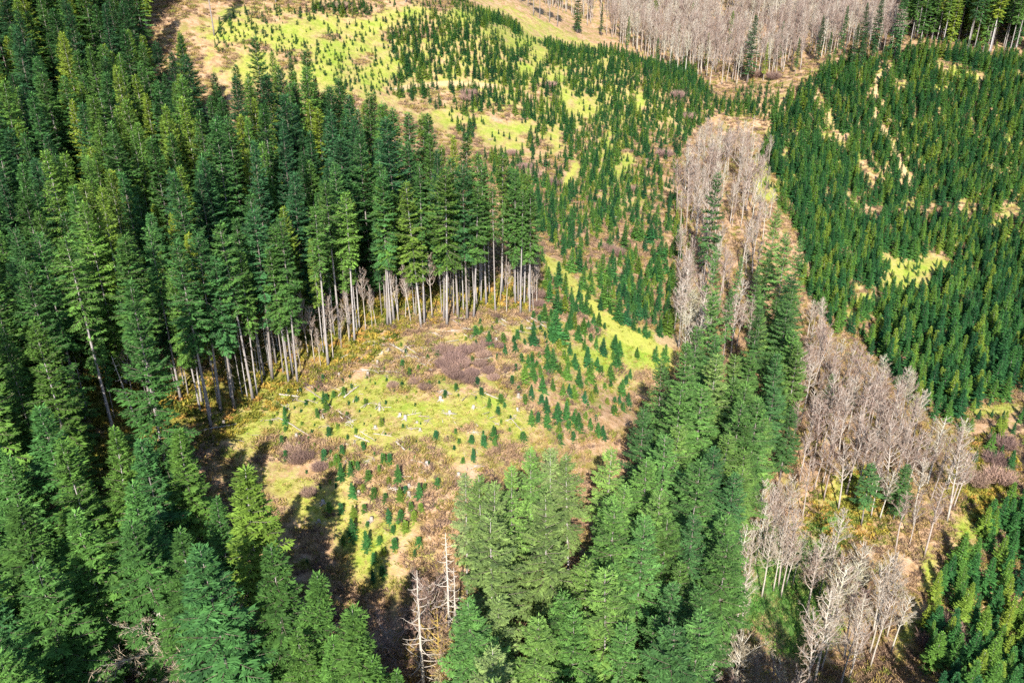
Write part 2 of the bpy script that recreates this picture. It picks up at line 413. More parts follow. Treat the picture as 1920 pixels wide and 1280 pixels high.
def conifer_meshes(seed, H, c0, R, per_m, droop, rise, dens=1.0, spray=.42, wid=.34, taper=.85, skirt=.0, layer=False, m_leaf=None, gap=.12):
    r = np.random.default_rng(seed)
    cb = MB(); tb = MB(); db = MB()
    # trunk, slightly wandering
    k = 9; hh = np.linspace(0, H * .985, k)
    wob = np.cumsum(r.normal(0, .03 * H / 30, (k, 2)), 0); wob[0] = 0
    tr = .0076 * H; z0_ = c0 * H
    rad = tr * np.where(hh < z0_ + 2, 1 - .5 * hh / H, (1 - .5 * hh / H) * (1 - .75 * np.clip((hh - z0_ - 2) / (H - z0_), 0, 1))) * (1 - hh / H) ** .45 + .012; rad[0] *= 1.3
    tb.tube(np.c_[wob, hh], rad, 8)
    def centre(z): return np.array([np.interp(z, hh, wob[:, 0]), np.interp(z, hh, wob[:, 1])])
    z0 = c0 * H
    zs = []; z = z0; per_w = 6 if layer else 5
    while z < H * .985:
        nb_ = per_w if z < H * .93 else 4
        for _ in range(nb_): zs.append(min(z + r.normal(0, .09 if layer else .16) * H / 30, H * .984))
        z += (per_w / per_m) * r.uniform(.75, 1.25) * (1.0 if z < H * .8 else .72)
    az = r.uniform(0, 6.28)
    lob = r.normal(0, 1, 4); lph = r.uniform(0, 6.28, 4)
    P = []; AX = []; LL = []; WW = []; SH = []; RO = []
    for z in zs:
        f = (H - z) / (H - z0)
        if layer:
            az += 6.2832 / per_w + r.normal(0, .22) + (.5 if r.random() < .17 else 0)
        else:
            az += 6.2832 / per_w + .09 + r.normal(0, .35)
        if r.random() < gap * (.5 + f): continue
        prof = f ** taper
        if f > .7: prof *= 1 - (f - .7) * 1.2 * (1 - skirt)
        lobe = 1 + .10 * sum(lob[i] * math.cos(az * (i + 1) + lph[i] + z * .25) for i in range(3))
        L = R * prof * lobe * r.uniform(.72, 1.18) + .12 * R * .35
        el = math.radians(rise * (1 - f) * 1.6 - droop * f + r.normal(0, 6))
        d = np.array([math.cos(az) * math.cos(el), math.sin(az) * math.cos(el), math.sin(el)])
        c = centre(z); base = np.array([c[0], c[1], z])
        sag = L * (.10 + .12 * f)
        upt = L * (.16 if layer else .07)
        def pt(t): return base + d * (L * t)[:, None] + np.array([0, 0, 1.]) * (-sag * t ** 1.3 + upt * t ** 3)[:, None]
        nb = 5; tt = np.linspace(0, 1, nb)
        if L > 1.0 * H / 30:
            db.tube(pt(tt) - np.array([0, 0, .05]), np.linspace(.0009 * H + .004 * L, .006, nb), 3, cap=False)
        step = .20 * spray / .42 / dens
        ts = np.arange(.14 if L > 1 else .05, 1.0, step / max(L, .3)); ts = ts + r.uniform(-.02, .02, len(ts)); ts = np.clip(ts, .03, 1)
        side = np.array([-math.sin(az), math.cos(az), 0])
        bs = np.clip(r.normal(.5, .2), 0, 1)
        pp = pt(ts)
        for sg in (-1, 1):
            th = np.radians(r.uniform(38, 66, len(ts)))
            ax = unit(d[None, :] * np.cos(th)[:, None] + sg * side[None, :] * np.sin(th)[:, None] + np.c_[np.zeros(len(ts)), np.zeros(len(ts)), r.normal(-.20, .10, len(ts))])
            ll = spray * (.75 + 1.25 * np.sin(np.pi * np.clip(ts * .9 + .08, 0, 1)) * min(1.6, .35 + .35 * L)) * r.uniform(.7, 1.25, len(ts))
            P.append(pp); AX.append(ax); LL.append(ll); WW.append(ll * wid * r.uniform(.8, 1.3, len(ts))); SH.append(np.clip(bs + r.normal(0, .2, len(ts)), 0, 1)); RO.append(r.normal(0, .45, len(ts)))
            # smaller side sprays half way along each spray
            for sg2 in (-1, 1):
                q = pp + ax * ll[:, None] * .45
                ax2 = unit(ax * .7 + sg2 * np.cross(ax, [0, 0, 1.]) * .6 + np.c_[np.zeros(len(ts)), np.zeros(len(ts)), r.normal(-.05, .25, len(ts))])
                P.append(q); AX.append(ax2); LL.append(ll * .5); WW.append(ll * wid * .6); SH.append(np.clip(bs + r.normal(.05, .2, len(ts)), 0, 1)); RO.append(r.normal(0, .6, len(ts)))
        # the tip
        P.append(pt(np.array([.93]))); AX.append(unit(d + [0, 0, .1])[None, :]); LL.append(np.array([spray * 1.3])); WW.append(np.array([spray * wid * 1.2])); SH.append(np.array([min(1, bs + .2)])); RO.append(np.array([0.]))
    # short inner sprays close round the stem
    nf = int((H - z0) * 14 * 27 / H); zf = z0 + (H * .97 - z0) * r.random(nf); af = r.uniform(0, 6.28, nf)
    cf = np.c_[np.interp(zf, hh, wob[:, 0]) + np.cos(af) * .12, np.interp(zf, hh, wob[:, 1]) + np.sin(af) * .12, zf]
    P.append(cf); AX.append(unit(np.c_[np.cos(af), np.sin(af), r.uniform(-.1, .9, nf)])); LL.append(spray * r.uniform(1.0, 2.2, nf)); WW.append(spray * r.uniform(.4, .7, nf)); SH.append(r.uniform(.2, .7, nf)); RO.append(r.normal(0, .5, nf))
    # leader
    c = centre(H * .97); k = 7
    P.append(np.tile([c[0], c[1], H * .965], (k, 1)) + np.c_[np.zeros(k), np.zeros(k), np.linspace(0, H * .02, k)]); a_ = r.uniform(0, 6.28, k)
    AX.append(unit(np.c_[np.cos(a_) * .5, np.sin(a_) * .5, np.full(k, 1.)])); LL.append(np.full(k, spray * 1.2)); WW.append(np.full(k, spray * .35)); SH.append(np.full(k, .7)); RO.append(np.zeros(k))
    cb.blades(np.vstack(P), np.vstack(AX), np.concatenate(LL), np.concatenate(WW), np.concatenate(RO), np.concatenate(SH))
    # dead snags on the bare lower trunk
    z = max(1.5, z0 * .25)
    while z < z0:
        a_ = r.uniform(0, 6.28); L = r.uniform(.5, 1.0) * R * .45
        d = np.array([math.cos(a_), math.sin(a_), r.uniform(-.35, .15)]); c = centre(z)
        tt = np.linspace(0, 1, 3); p_ = np.array([c[0], c[1], z]) + d * (L * tt)[:, None] + np.array([0, 0, -.25 * L]) * (tt ** 2)[:, None]
        db.tube(p_, [.035, .022, .01], 3, cap=False)
        z += r.uniform(.2, .8)
    if not db.v: db.tube([[0, 0, z0], [0, 0, z0 + .1]], [.01, .01], 3)
    return tb.mesh("trunk", M_BARK, True), cb.mesh("crown", m_leaf or M_FIR), db.mesh("limbs", M_LIMB)

def bare_meshes(seed, H, c0=.35, spread=.2, nprim=26, up=(35, 65), twig=.05, big=False, tw_n=7, lean=0.0, trunk_r=None, mb_m=None, tw_m=None):
    r = np.random.default_rng(seed)
    tb = MB(); lb = MB(); kb = MB()
    k = 9; hh = np.linspace(0, H, k)
    wob = np.cumsum(np.cumsum(r.normal(0, .0022 * H, (k, 2)), 0), 0); wob[0] = 0; wob[:, 0] += lean * hh
    tr = trunk_r or .0095 * H
    if big: tr = .016 * H
    tb.tube(np.c_[wob, hh], tr * (1 - hh / H) ** .8 + .025, 7)
    P = []; AX = []; LL = []; SH = []
    az = r.uniform(0, 6.28)
    for i in range(nprim):
        f = i / nprim; z = H * (c0 + (1 - c0) * .93 * (f ** (.9)) + r.uniform(-.01, .01)); az += 2.399 + r.normal(0, .5)
        L = H * spread * (1 - f) ** .55 * r.uniform(.65, 1.25) + H * .03
        el = math.radians(r.uniform(*up)) * (1 if not big else r.uniform(.4, 1.0))
        d = np.array([math.cos(az) * math.cos(el), math.sin(az) * math.cos(el), math.sin(el)])
        b = np.array([np.interp(z, hh, wob[:, 0]), np.interp(z, hh, wob[:, 1]), z])
        bend = r.normal(0, .10, 3) + np.array([0, 0, .22]); kk = 6; tt = np.linspace(0, 1, kk)
        jig = np.cumsum(r.normal(0, .035, (kk, 3)), 0) * L; jig[0] = 0
        pts = b + d * (L * tt)[:, None] + bend * (L * tt ** 2)[:, None] + jig
        lb.tube(pts, (.20 * tr + .012 * L) * (1 - tt) ** .8 + .018, 4, cap=False)
        nsec = int(4 + 6 * L / (H * spread) * (1.3 if big else 1))
        for j in range(nsec):
            t0 = r.uniform(.18, 1.0); p0 = np.array([np.interp(t0, tt, pts[:, q]) for q in range(3)])
            tn = unit(pts[min(kk - 1, int(t0 * (kk - 1)) + 1)] - pts[int(t0 * (kk - 1) * .999)])
            ax = unit(tn * .8 + r.normal(0, .55, 3) + [0, 0, .18]); L2 = L * r.uniform(.22, .5) * (1.15 - t0 * .5)
            p2 = p0 + ax * L2 * .55 + r.normal(0, .05, 3) * L2; p3 = p0 + ax * L2 + np.array([0, 0, .12]) * L2
            lb.tube([p0, p2, p3], [.030, .022, .012], 3, cap=False)
            nt_ = tw_n
            t1 = r.uniform(.1, 1.0, nt_); q = p0 + (p3 - p0) * t1[:, None]
            a3 = unit(ax[None, :] * .8 + r.normal(0, .6, (nt_, 3)) + [0, 0, .1])
            P.append(q); AX.append(a3); LL.append(L2 * r.uniform(.25, .6, nt_)); SH.append(r.random(nt_))
    P = np.vstack(P); AX = np.vstack(AX); LL = np.concatenate(LL); SH = np.concatenate(SH)
    kb.blades(P, AX, LL, np.full(len(P), twig), r.uniform(0, 3.14, len(P)), SH, mid=.35)
    # finest sprays off the twigs
    q = P + AX * LL[:, None] * .55
    for _ in range(2):
        a4 = unit(AX + r.normal(0, .6, AX.shape)); kb.blades(q, a4, LL * .6, np.full(len(P), twig * .7), r.uniform(0, 3.14, len(P)), SH, mid=.3)
    return tb.mesh("trunk", mb_m or M_ALDER, True), lb.mesh("limbs", mb_m or M_ALDER), kb.mesh("twigs", tw_m or M_TWIG)

def snag_meshes(seed, H, R, c0=.3, n_=46):
    r = np.random.default_rng(seed); tb = MB(); brs = []
    k = 9; hh = np.linspace(0, H, k); wob = np.cumsum(r.normal(0, .01 * H / 5, (k, 2)), 0); wob[0] = 0
    tb.tube(np.c_[wob, hh], .009 * H * (1 - hh / H) ** .7 + .03, 8)
    az = 0
    for i in range(n_):
        f = 1 - i / n_; z = H * (c0 + (1 - c0) * (1 - f) * .97); az += 2.4 + r.normal(0, .5)
        L = R * (f ** .6) * r.uniform(.5, 1.2) + .3
        c = np.array([np.interp(z, hh, wob[:, 0]), np.interp(z, hh, wob[:, 1]), z]); d = np.array([math.cos(az), math.sin(az), 0])
        tt = np.linspace(0, 1, 6); pts = c + d * (L * tt)[:, None] + np.array([0, 0, 1.]) * (-.30 * L * tt + .38 * L * tt ** 2.4)[:, None]
        lb = MB(); lb.tube(pts, .05 * (1 - tt) + .018, 4, cap=False)
        for j in range(4):
            t0 = r.uniform(.4, 1); p0 = np.array([np.interp(t0, tt, pts[:, q]) for q in range(3)]); e = p0 + unit(d * .6 + r.normal(0, .6, 3)) * L * r.uniform(.1, .22)
            lb.tube([p0, e], [.02, .008], 3, cap=False)
        brs.append(lb.mesh("branch", M_DEAD))
    return [tb.mesh("trunk", M_DEAD, True)] + brs

# variants: conifers ---------------------------------------------------------
FIR = []      # dense tall conifers, nominal 33 m
specs = [(.14, 4.3, 6.6, 24, 34), (.18, 3.9, 6.8, 18, 36), (.12, 4.7, 6.6, 28, 30), (.22, 3.8, 7.2, 22, 38), (.16, 4.2, 6.6, 26, 32), (.10, 4.5, 6.4, 16, 36)]
for i, (c0, R, pm, dr, ri) in enumerate(specs):
    FIR.append(conifer_meshes(100 + i, 33, c0, R, pm, dr, ri, taper=(.62,.68,.58,.72,.64,.60)[i], spray=.50, wid=.27, dens=.85, gap=.16))
EDGE = []     # long bare lower trunk
for i, c0 in enumerate((.42, .48, .56, .46, .36, .62)):
    EDGE.append(conifer_meshes(140 + i, 33, c0, (4.0, 3.5, 3.1, 3.7, 4.2, 2.8)[i], 6.2, 22, 30, taper=.48, spray=.50, wid=.27, dens=.85, gap=.2))
LAYER = []    # sparser, tiered, upswept branch tips, pale
for i, (c0, R) in enumerate(((.22, 4.9), (.30, 4.5), (.18, 5.2), (.36, 4.2), (.26, 4.7))):
    LAYER.append(conifer_meshes(180 + i, 27, c0, R, 4.9, 14, 26, taper=.60, spray=.44, wid=.26, layer=True, m_leaf=M_LAYER, gap=.18))
YOUNG = []    # nominal 8 m, foliage to the ground
for i, (R, tp) in enumerate(((2.1, 1.0), (1.8, .9), (2.3, 1.05), (1.7, .95), (2.2, .85))):
    YOUNG.append(conifer_meshes(220 + i, 8, .03, R, (12, 13, 11, 12, 12)[i], 10, 34, taper=tp, spray=.28, wid=.46, skirt=.85, m_leaf=M_YOUNG, gap=(.0, .06, .0, .10, .04)[i], dens=.85)[:2])
SAP = []      # nominal 2 m, rounded
for i, (R, tp) in enumerate(((.74, .85), (.80, .75), (.66, .8))):
    SAP.append(conifer_meshes(240 + i, 2, .03, R, 24, 6, 34, taper=tp, spray=.14, wid=.5, skirt=.8, m_leaf=M_YOUNG, gap=.04, dens=.5)[:2])
BARE = [bare_meshes(300 + i, 18, (.45, .40, .50, .42, .36)[i], (.15, .17, .135, .16, .19)[i], (22, 23, 20, 22, 25)[i], twig=.045, tw_n=5, trunk_r=.17) for i in range(5)]
MAPLE = [bare_meshes(330 + i, 17, .22, .42, 34, up=(25, 70), big=True, tw_n=9, twig=.055) for i in range(2)]
MOSSY = [bare_meshes(340, 15, .15, .40, 36, up=(20, 60), big=True, tw_n=8, mb_m=M_MOSSB, twig=.06)]
SNAG = [snag_meshes(350, 26, 3.2, .2), snag_meshes(351, 24, 2.2, .35, 40), snag_meshes(352, 14, 1.5, .45, 18)]

# ------------------------------------------------------------------ placing things
used_labels = {}
def say(x, n_=0): return f"{x:.{n_}f}"
def where(u, v, noun="tip"):
    pu, pv = u / 19.2, v / 12.8
    return pu, pv
ONES = "zero one two three four five six seven eight nine ten eleven twelve thirteen fourteen fifteen sixteen seventeen eighteen nineteen".split()
TENS = "x x twenty thirty forty fifty sixty seventy eighty ninety".split()
def words_of(p):
    p = int(p)
    if p >= 100: return "hundred"
    return ONES[p] if p < 20 else TENS[p // 10] + ("-" + ONES[p % 10] if p % 10 else "")
def uniq(prefix, u, v, noun):
    """prefix + where the thing stands in the photo, in percent of its width and height"""
    pu, pv = u / 19.2, v / 12.8
    for du, dv in ((0, 0), (.5, 0), (-.5, 0), (0, .5), (0, -.5), (.5, .5), (-.5, -.5), (1, 0), (0, 1), (-1, 0), (0, -1), (1, 1), (-1, -1), (1, -1), (-1, 1)):
        lab = f"{prefix}, {noun} {words_of(max(0, round(pu + du)))} percent across, {words_of(max(0, round(pv + dv)))} down"
        if lab not in used_labels: break
    used_labels[lab] = 1
    return lab
def put(name, meshes, x, y, z, s, rz, tintv, label, cat, group=None, tilt=(0, 0), parts=("trunk", "crown", "branches"), sxy=None):
    o = bpy.data.objects.new(name, None); o.empty_display_size = .5; col.objects.link(o)
    o.location = (x, y, z - .15 * min(1, s)); o.rotation_euler = (tilt[0], tilt[1], rz); sx = sxy or s; o.scale = (sx, sx, s)
    o["label"] = label; o["category"] = cat
    if group: o["group"] = group
    for me, pn in zip(meshes, parts):
        c = bpy.data.objects.new(pn, me); col.objects.link(c); c.parent = o; c.color = (tintv, 0, 0, 1)
        if pn in ("limbs", "twigs", "crown"): c["kind"] = "stuff"
    return o

def instancer(name, pts, rz, sc, ix, sources, tint_col, label=None, cat=None, group=None, tiltn=0.0):
    me = bpy.data.meshes.new(name); me.vertices.add(len(pts)); me.vertices.foreach_set("co", np.asarray(pts, np.float32).ravel())
    a = me.attributes.new("rz", 'FLOAT_VECTOR', 'POINT'); a.data.foreach_set("vector", np.c_[rng.normal(0, tiltn, len(pts)) if tiltn else np.zeros(len(pts)), np.zeros(len(pts)), rz].astype(np.float32).ravel())
    sc = np.asarray(sc); sc = np.c_[sc, sc, sc] if sc.ndim == 1 else sc
    a = me.attributes.new("sc", 'FLOAT_VECTOR', 'POINT'); a.data.foreach_set("vector", sc.astype(np.float32).ravel())
    a = me.attributes.new("ix", 'INT', 'POINT'); a.data.foreach_set("value", np.asarray(ix, np.int32))
    ob = bpy.data.objects.new(name, me); col.objects.link(ob); ob.color = (*tint_col, 0, 1)
    ob["kind"] = "stuff"
    if label: ob["label"] = label
    if cat: ob["category"] = cat
    if group: ob["group"] = group
    ng = bpy.data.node_groups.new(name + "_nodes", 'GeometryNodeTree')
    ng.interface.new_socket("Geometry", in_out='INPUT', socket_type='NodeSocketGeometry'); ng.interface.new_socket("Geometry", in_out='OUTPUT', socket_type='NodeSocketGeometry')
    gi = ng.nodes.new("NodeGroupInput"); go = ng.nodes.new("NodeGroupOutput"); ip = ng.nodes.new("GeometryNodeInstanceOnPoints"); jo = ng.nodes.new("GeometryNodeJoinGeometry")
    for src in reversed(sources):
        j1 = ng.nodes.new("GeometryNodeJoinGeometry"); g2 = ng.nodes.new("GeometryNodeGeometryToInstance")
        for so in src:
            oi = ng.nodes.new("GeometryNodeObjectInfo"); oi.transform_space = 'ORIGINAL'; oi.inputs[0].default_value = so
            ng.links.new(oi.outputs["Geometry"], j1.inputs[0])
        ng.links.new(j1.outputs[0], g2.inputs[0]); ng.links.new(g2.outputs[0], jo.inputs[0])
    def na(nm, dt):
        q = ng.nodes.new("GeometryNodeInputNamedAttribute"); q.data_type = dt; q.inputs[0].default_value = nm; return q.outputs[0]
    ng.links.new(gi.outputs[0], ip.inputs["Points"]); ng.links.new(jo.outputs[0], ip.inputs["Instance"])
    ip.inputs["Pick Instance"].default_value = True
    ng.links.new(na("ix", 'INT'), ip.inputs["Instance Index"]); ng.links.new(na("rz", 'FLOAT_VECTOR'), ip.inputs["Rotation"]); ng.links.new(na("sc", 'FLOAT_VECTOR'), ip.inputs["Scale"])
    ng.links.new(ip.outputs[0], go.inputs[0])
    md = ob.modifiers.new("scatter", 'NODES'); md.node_group = ng
    return ob

def poisson(x0, x1, y0, y1, d, seed, keep=None):
    """jittered hex grid: fast, even, irregular; d may be a scalar"""
    r = np.random.default_rng(seed)
    X = np.arange(x0, x1, d); Y = np.arange(y0, y1, d * .87)
    a, b = np.meshgrid(X, Y, indexing='ij'); a = a + (np.arange(len(Y)) % 2) * d / 2
    a = a + r.uniform(-.36, .36, a.shape) * d; b = b + r.uniform(-.36, .36, b.shape) * d
    return a.ravel(), b.ravel()

def far_from(x, y, pts, d):
    if len(pts) == 0: return np.ones(len(x), bool)
    p = np.array(pts); ok = np.ones(len(x), bool)
    for i in range(0, len(x), 2000):
        dd = np.hypot(x[i:i + 2000, None] - p[None, :, 0], y[i:i + 2000, None] - p[None, :, 1])
        ok[i:i + 2000] = dd.min(1) > d
    return ok

occupied = []
records = []      # kind, variant list name, idx, x,y,z, H, tint, region
def rec(kind, var, ix, x, y, H, tv, region, rxy=1.0, force=False):
    z = float(hgt(x, y)); records.append(dict(kind=kind, var=var, ix=ix, x=float(x), y=float(y), z=z, H=float(H), t=float(tv), region=region, rxy=rxy, force=force)); occupied.append((float(x), float(y)))

# ---- left old stand
CLR = [(150,870),(215,822),(298,806),(396,806),(475,757),(560,724),(620,697),(665,650),(735,620),(838,614),(876,606),(993,594),(1020,575),(1010,500),(1030,420),(1300,560),(1290,650),(1255,700),(1175,850),(900,895),(850,1060),(780,1160),(640,1130),(560,1010),(430,880),(300,860),(200,900)]
CLR2 = [(1010,400),(1300,400),(1300,640),(1010,600)]
LS = [(-300,-420),(225,-420),(250,0),(285,30),(350,62),(400,125),(440,118),(480,72),(560,92),(640,140),(745,195),(800,205),(860,245),(905,310),(960,365),(1000,392),
      (985,420),(900,410),(820,395),(700,410),(600,430),(440,480),(340,510),(200,540),(100,600),(40,640),(-300,760)]
EDGE_BASES = [(215,816,35),(289,799,33),(298,801,34),(340,752,33),(376,771,27),(396,802,34),(414,772,33),(440,771,29),(475,752,34),(482,740,28),(511,714,33),(542,721,27),(558,719,32),(518,684,34),
 (549,706,30),(496,706,31),(616,688,32),(638,640,33),(665,642,31),(657,611,34),(727,614,32),(733,611,30),(739,606,33),(790,615,30),(796,609,33),(832,602,29),(838,611,32),(859,598,33),(876,600,32),(888,598,28),
 (912,572,31),(929,587,27),(966,574,30),(976,589,27),(993,589,28),(983,572,30),(901,550,31),(942,550,31),(130,800,35),(60,830,34),(160,790,33)]
for (u, v, H) in EDGE_BASES:
    p = drop(u, v)
    if p: rec("tall_conifer", "EDGE", int(rng.integers(6)), p[0], p[1], H, float(np.clip(rng.normal(.5, .17), 0, 1)), "edge", rng.uniform(.75, 1.1), True)
for (u, v, H, tv) in [(340,320,35,.35),(290,150,36,.3),(480,70,37,.35),(560,92,35,.4),(720,190,34,.35),(745,200,34,.4),(800,210,33,.4),(120,430,34,.5),(355,480,32,.85),(110,470,32,.75),(60,170,36,.3),(865,250,32,.45),(690,175,34,.45),(640,145,34,.4)]:
    p = drop(u, v, H)
    if p and far_from(np.array([p[0]]), np.array([p[1]]), occupied, 3)[0]: rec("tall_conifer", "FIR", int(rng.integers(6)), p[0], p[1], H, tv, "old stand", 1.15, True)
for k in range(3):                    # slender suppressed poles crowding the stand's edge
    for (u, v, H) in EDGE_BASES:
        p = drop(u + rng.uniform(-14, 14), v - rng.uniform(4, 34))
        if p and far_from(np.array([p[0]]), np.array([p[1]]), occupied, 1.1)[0]: rec("tall_conifer", "EDGE", int(rng.integers(6)), p[0], p[1], rng.uniform(17, 29), float(np.clip(rng.normal(.55, .2), 0, 1)), "edge", rng.uniform(.5, .75), True)
x, y = poisson(-190, 10, 95, 290, 6.4, 11)
H = rng.normal(31.5, 3.6, len(x)).clip(23, 39)
u, v, d = project(x, y, hgt(x, y) + H)
ub, vb, _ = project(x, y, hgt(x, y))
ok = inside(LS, u, v) & far_from(x, y, occupied, 4.2) & ~inside(CLR, ub, vb + 6)
for i in np.nonzero(ok)[0]:
    yc = np.clip(.38 + (fbm(np.array([x[i] / 25]), np.array([y[i] / 25]), 2)[0] - .5) * 1.6 + rng.normal(0, .2), 0, 1)
    edge = bool(inside(CLR, np.array([ub[i] + 6, ub[i] + 20]), np.array([vb[i] + 30, vb[i] + 55])).any())
    rec("tall_conifer", "EDGE" if edge else "FIR", int(rng.integers(6)), x[i], y[i], H[i], yc, "edge" if edge else "old stand", rng.uniform(.85, 1.3))
# ---- near trees, bottom left
for (u, v, H, tv, w) in [(430,875,32,.75,1.2),(320,805,27,.6,1.15),(270,818,28,.25,1.0),(500,1025,28,.45,1.1),(570,1085,28,.5,1.0),(660,1122,30,.55,1.0),(325,995,30,.45,1.1),(265,965,29,.4,1.0),(145,960,30,.5,1.2),
                         (15,935,32,.5,1.2),(80,760,33,.35,1.1),(135,832,31,.55,1.0),(195,812,30,.6,1.0),(240,905,30,.4,1.0),(10,1215,29,.5,1.1),(395,930,27,.4,.9),(700,1240,24,.5,.9),(60,1060,30,.45,1.1),(560,1190,24,.55,.9),(620,1200,24,.5,.9),(735,1262,22,.5,.9)]:
    p = drop(u, v, H)
    if p: rec("tall_conifer", "FIR", int(rng.integers(6)), p[0], p[1], H, tv, "near stand", w * 1.3, True)
NL = [(-300,700),(0,720),(60,790),(140,850),(230,880),(300,900),(380,960),(440,1010),(520,1120),(600,1180),(720,1280),(760,1500),(700,1900),(-500,1900)]
x, y = poisson(-150, 0, 22, 118, 7.2, 12)
H = rng.normal(30, 2, len(x)); u, v, d = project(x, y, hgt(x, y) + H)
# a gap for the big bare maples
mp = drop(275, 1150, 17); gapm = (np.abs(u - 300) < 170) & (v > 1030) & (v < 1420) | (np.abs(u - 440) < 60) & (v > 1040) | (np.hypot(x - mp[0], y - mp[1]) < 8.5)
for i in np.nonzero(inside(NL, u, v) & far_from(x, y, occupied, 5.0) & ~gapm)[0]:
    rec("tall_conifer", "FIR", int(rng.integers(6)), x[i], y[i], H[i], np.clip(rng.normal(.45, .17), 0, 1), "near stand", rng.uniform(1.1, 1.4))
# ---- lower right stand
for (u, v, H, tv, w) in [(1340,320,36,.15,.72),(1452,383,33,.5,.7),(1482,435,33,.35,.85),(1500,445,27,.3,.75),(1340,545,27,.4,.9),(1420,575,26,.2,.9),(1250,672,24,.3,.9),(1290,640,25,.35,1.0),(1345,470,26,.3,.7),
                         (905,890,24,.75,.9),(925,905,26,.8,.9),(870,880,22,.95,.9),(1000,840,23,.55,.9),(1040,840,23,.9,1.0),(1075,850,24,.8,1.0),(1140,840,24,.7,1.0),(1030,925,27,.8,1.1),(1150,950,26,.45,1.1),(960,870,24,.6,.8),(1310,610,27,.3,.9),
                         (1372,540,20,.2,.8),(1390,480,18,.2,.7),(1365,235,8,.2,.9),(1300,470,12,.2,.8),(1420,500,22,.3,.8),(1445,470,24,.3,.8),(1560,700,12,.2,1.0),(1640,870,16,.1,1.4),(1700,870,15,.2,1.2)]:
    p = drop(u, v, H)
    if p: rec("layered_conifer", "LAYER", int(rng.integers(5)), p[0], p[1], H, tv, "lower stand", w, True)
RS = [(850,900),(900,900),(960,855),(1040,840),(1100,840),(1165,858),(1185,800),(1215,725),(1250,680),(1300,635),(1330,590),(1400,590),(1440,560),(1465,500),(1495,500),(1505,580),(1515,650),(1480,720),(1490,760),(1460,850),
      (1430,900),(1395,970),(1370,1060),(1345,1150),(1320,1280),(1330,1900),(860,1900),(850,1200),(870,1100),(850,1000)]
x, y = poisson(-20, 110, 30, 240, 6.2, 13)
H = rng.normal(23.5, 2.6, len(x)).clip(17, 29); u, v, d = project(x, y, hgt(x, y) + H)
for i in np.nonzero(inside(RS, u, v) & far_from(x, y, occupied, 4.0))[0]:
    rec("layered_conifer", "LAYER", int(rng.integers(5)), x[i], y[i], H[i], np.clip(rng.normal(.42 + (.2 if u[i] < 1150 else -.08), .2), 0, 1), "lower stand", rng.uniform(1.0, 1.3))
x, y = poisson(0, 90, 20, 110, 5.0, 17)
H = rng.normal(31, 2, len(x)); u, v, d = project(x, y, hgt(x, y) + H)
for i in np.nonzero(inside([(1310,1292),(1620,1292),(1900,1310),(2300,2300),(1250,2300)], u, v) & far_from(x, y, occupied, 4.0))[0]:
    rec("layered_conifer", "LAYER", int(rng.integers(5)), x[i], y[i], H[i], .4, "lower stand", 1.0)
# ---- far conifers, top
FR = [(1640,-260),(2300,-260),(2300,60),(1960,30),(1800,5),(1700,10),(1640,40)]
x, y = poisson(120, 420, 340, 470, 6.5, 14)
H = rng.normal(32, 3, len(x)); u, v, d = project(x, y, hgt(x, y) + H); ub, vb, _ = project(x, y, hgt(x, y))
for i in np.nonzero((ub > 1690 - (vb - 100) * 0) & (ub < 2250) & (y > 392 + (ub - 1690) * -.02) & (y < 460))[0]:
    rec("tall_conifer", "EDGE" if y[i] < 412 and rng.random() < .7 else "FIR", int(rng.integers(4)), x[i], y[i], H[i], np.clip(rng.normal(.15, .12), 0, 1), "far stand", rng.uniform(.85, 1.1))
for (u, v, H, tv, w) in [(1415,28,30,.15,1.2),(1085,-25,24,.3,1.2),(1230,-12,22,.2,1.0),(1630,5,26,.1,1.0),(1655,-10,30,.1,1.0),(1700,-20,30,.15,1.0)]:
    p = drop(u, v, H)
    if p: rec("tall_conifer", "FIR", int(rng.integers(6)), p[0], p[1], H, tv, "far stand", w, True)
for (u, v) in [(402,68),(270,14),(300,10),(330,8),(442,6),(515,9),(560,-6),(760,10),(815,8),(1000,30),(1012,34),(1030,42),(1045,50),(640,-12),(880,-4),(930,-6),(975,4),(990,14),(350,-4),(700,-14),(480,-8),(600,-14)]:
    p = drop(u, v)
    if p: rec("tall_conifer", "EDGE", int(rng.integers(6)), p[0], p[1] + (0 if v > 20 else 2), rng.uniform(27, 33), .3, "ridge top", .95, True)
x, y = poisson(-190, 20, 345, 420, 6.5, 15)
H = rng.normal(30, 3, len(x)); u, v, d = project(x, y, hgt(x, y)); 
for i in np.nonzero((v < -12) & (u > 200) & (u < 1030) & far_from(x, y, occupied, 4))[0]:
    rec("tall_conifer", "FIR", int(rng.integers(6)), x[i], y[i], H[i], .3, "ridge top", 1.0)

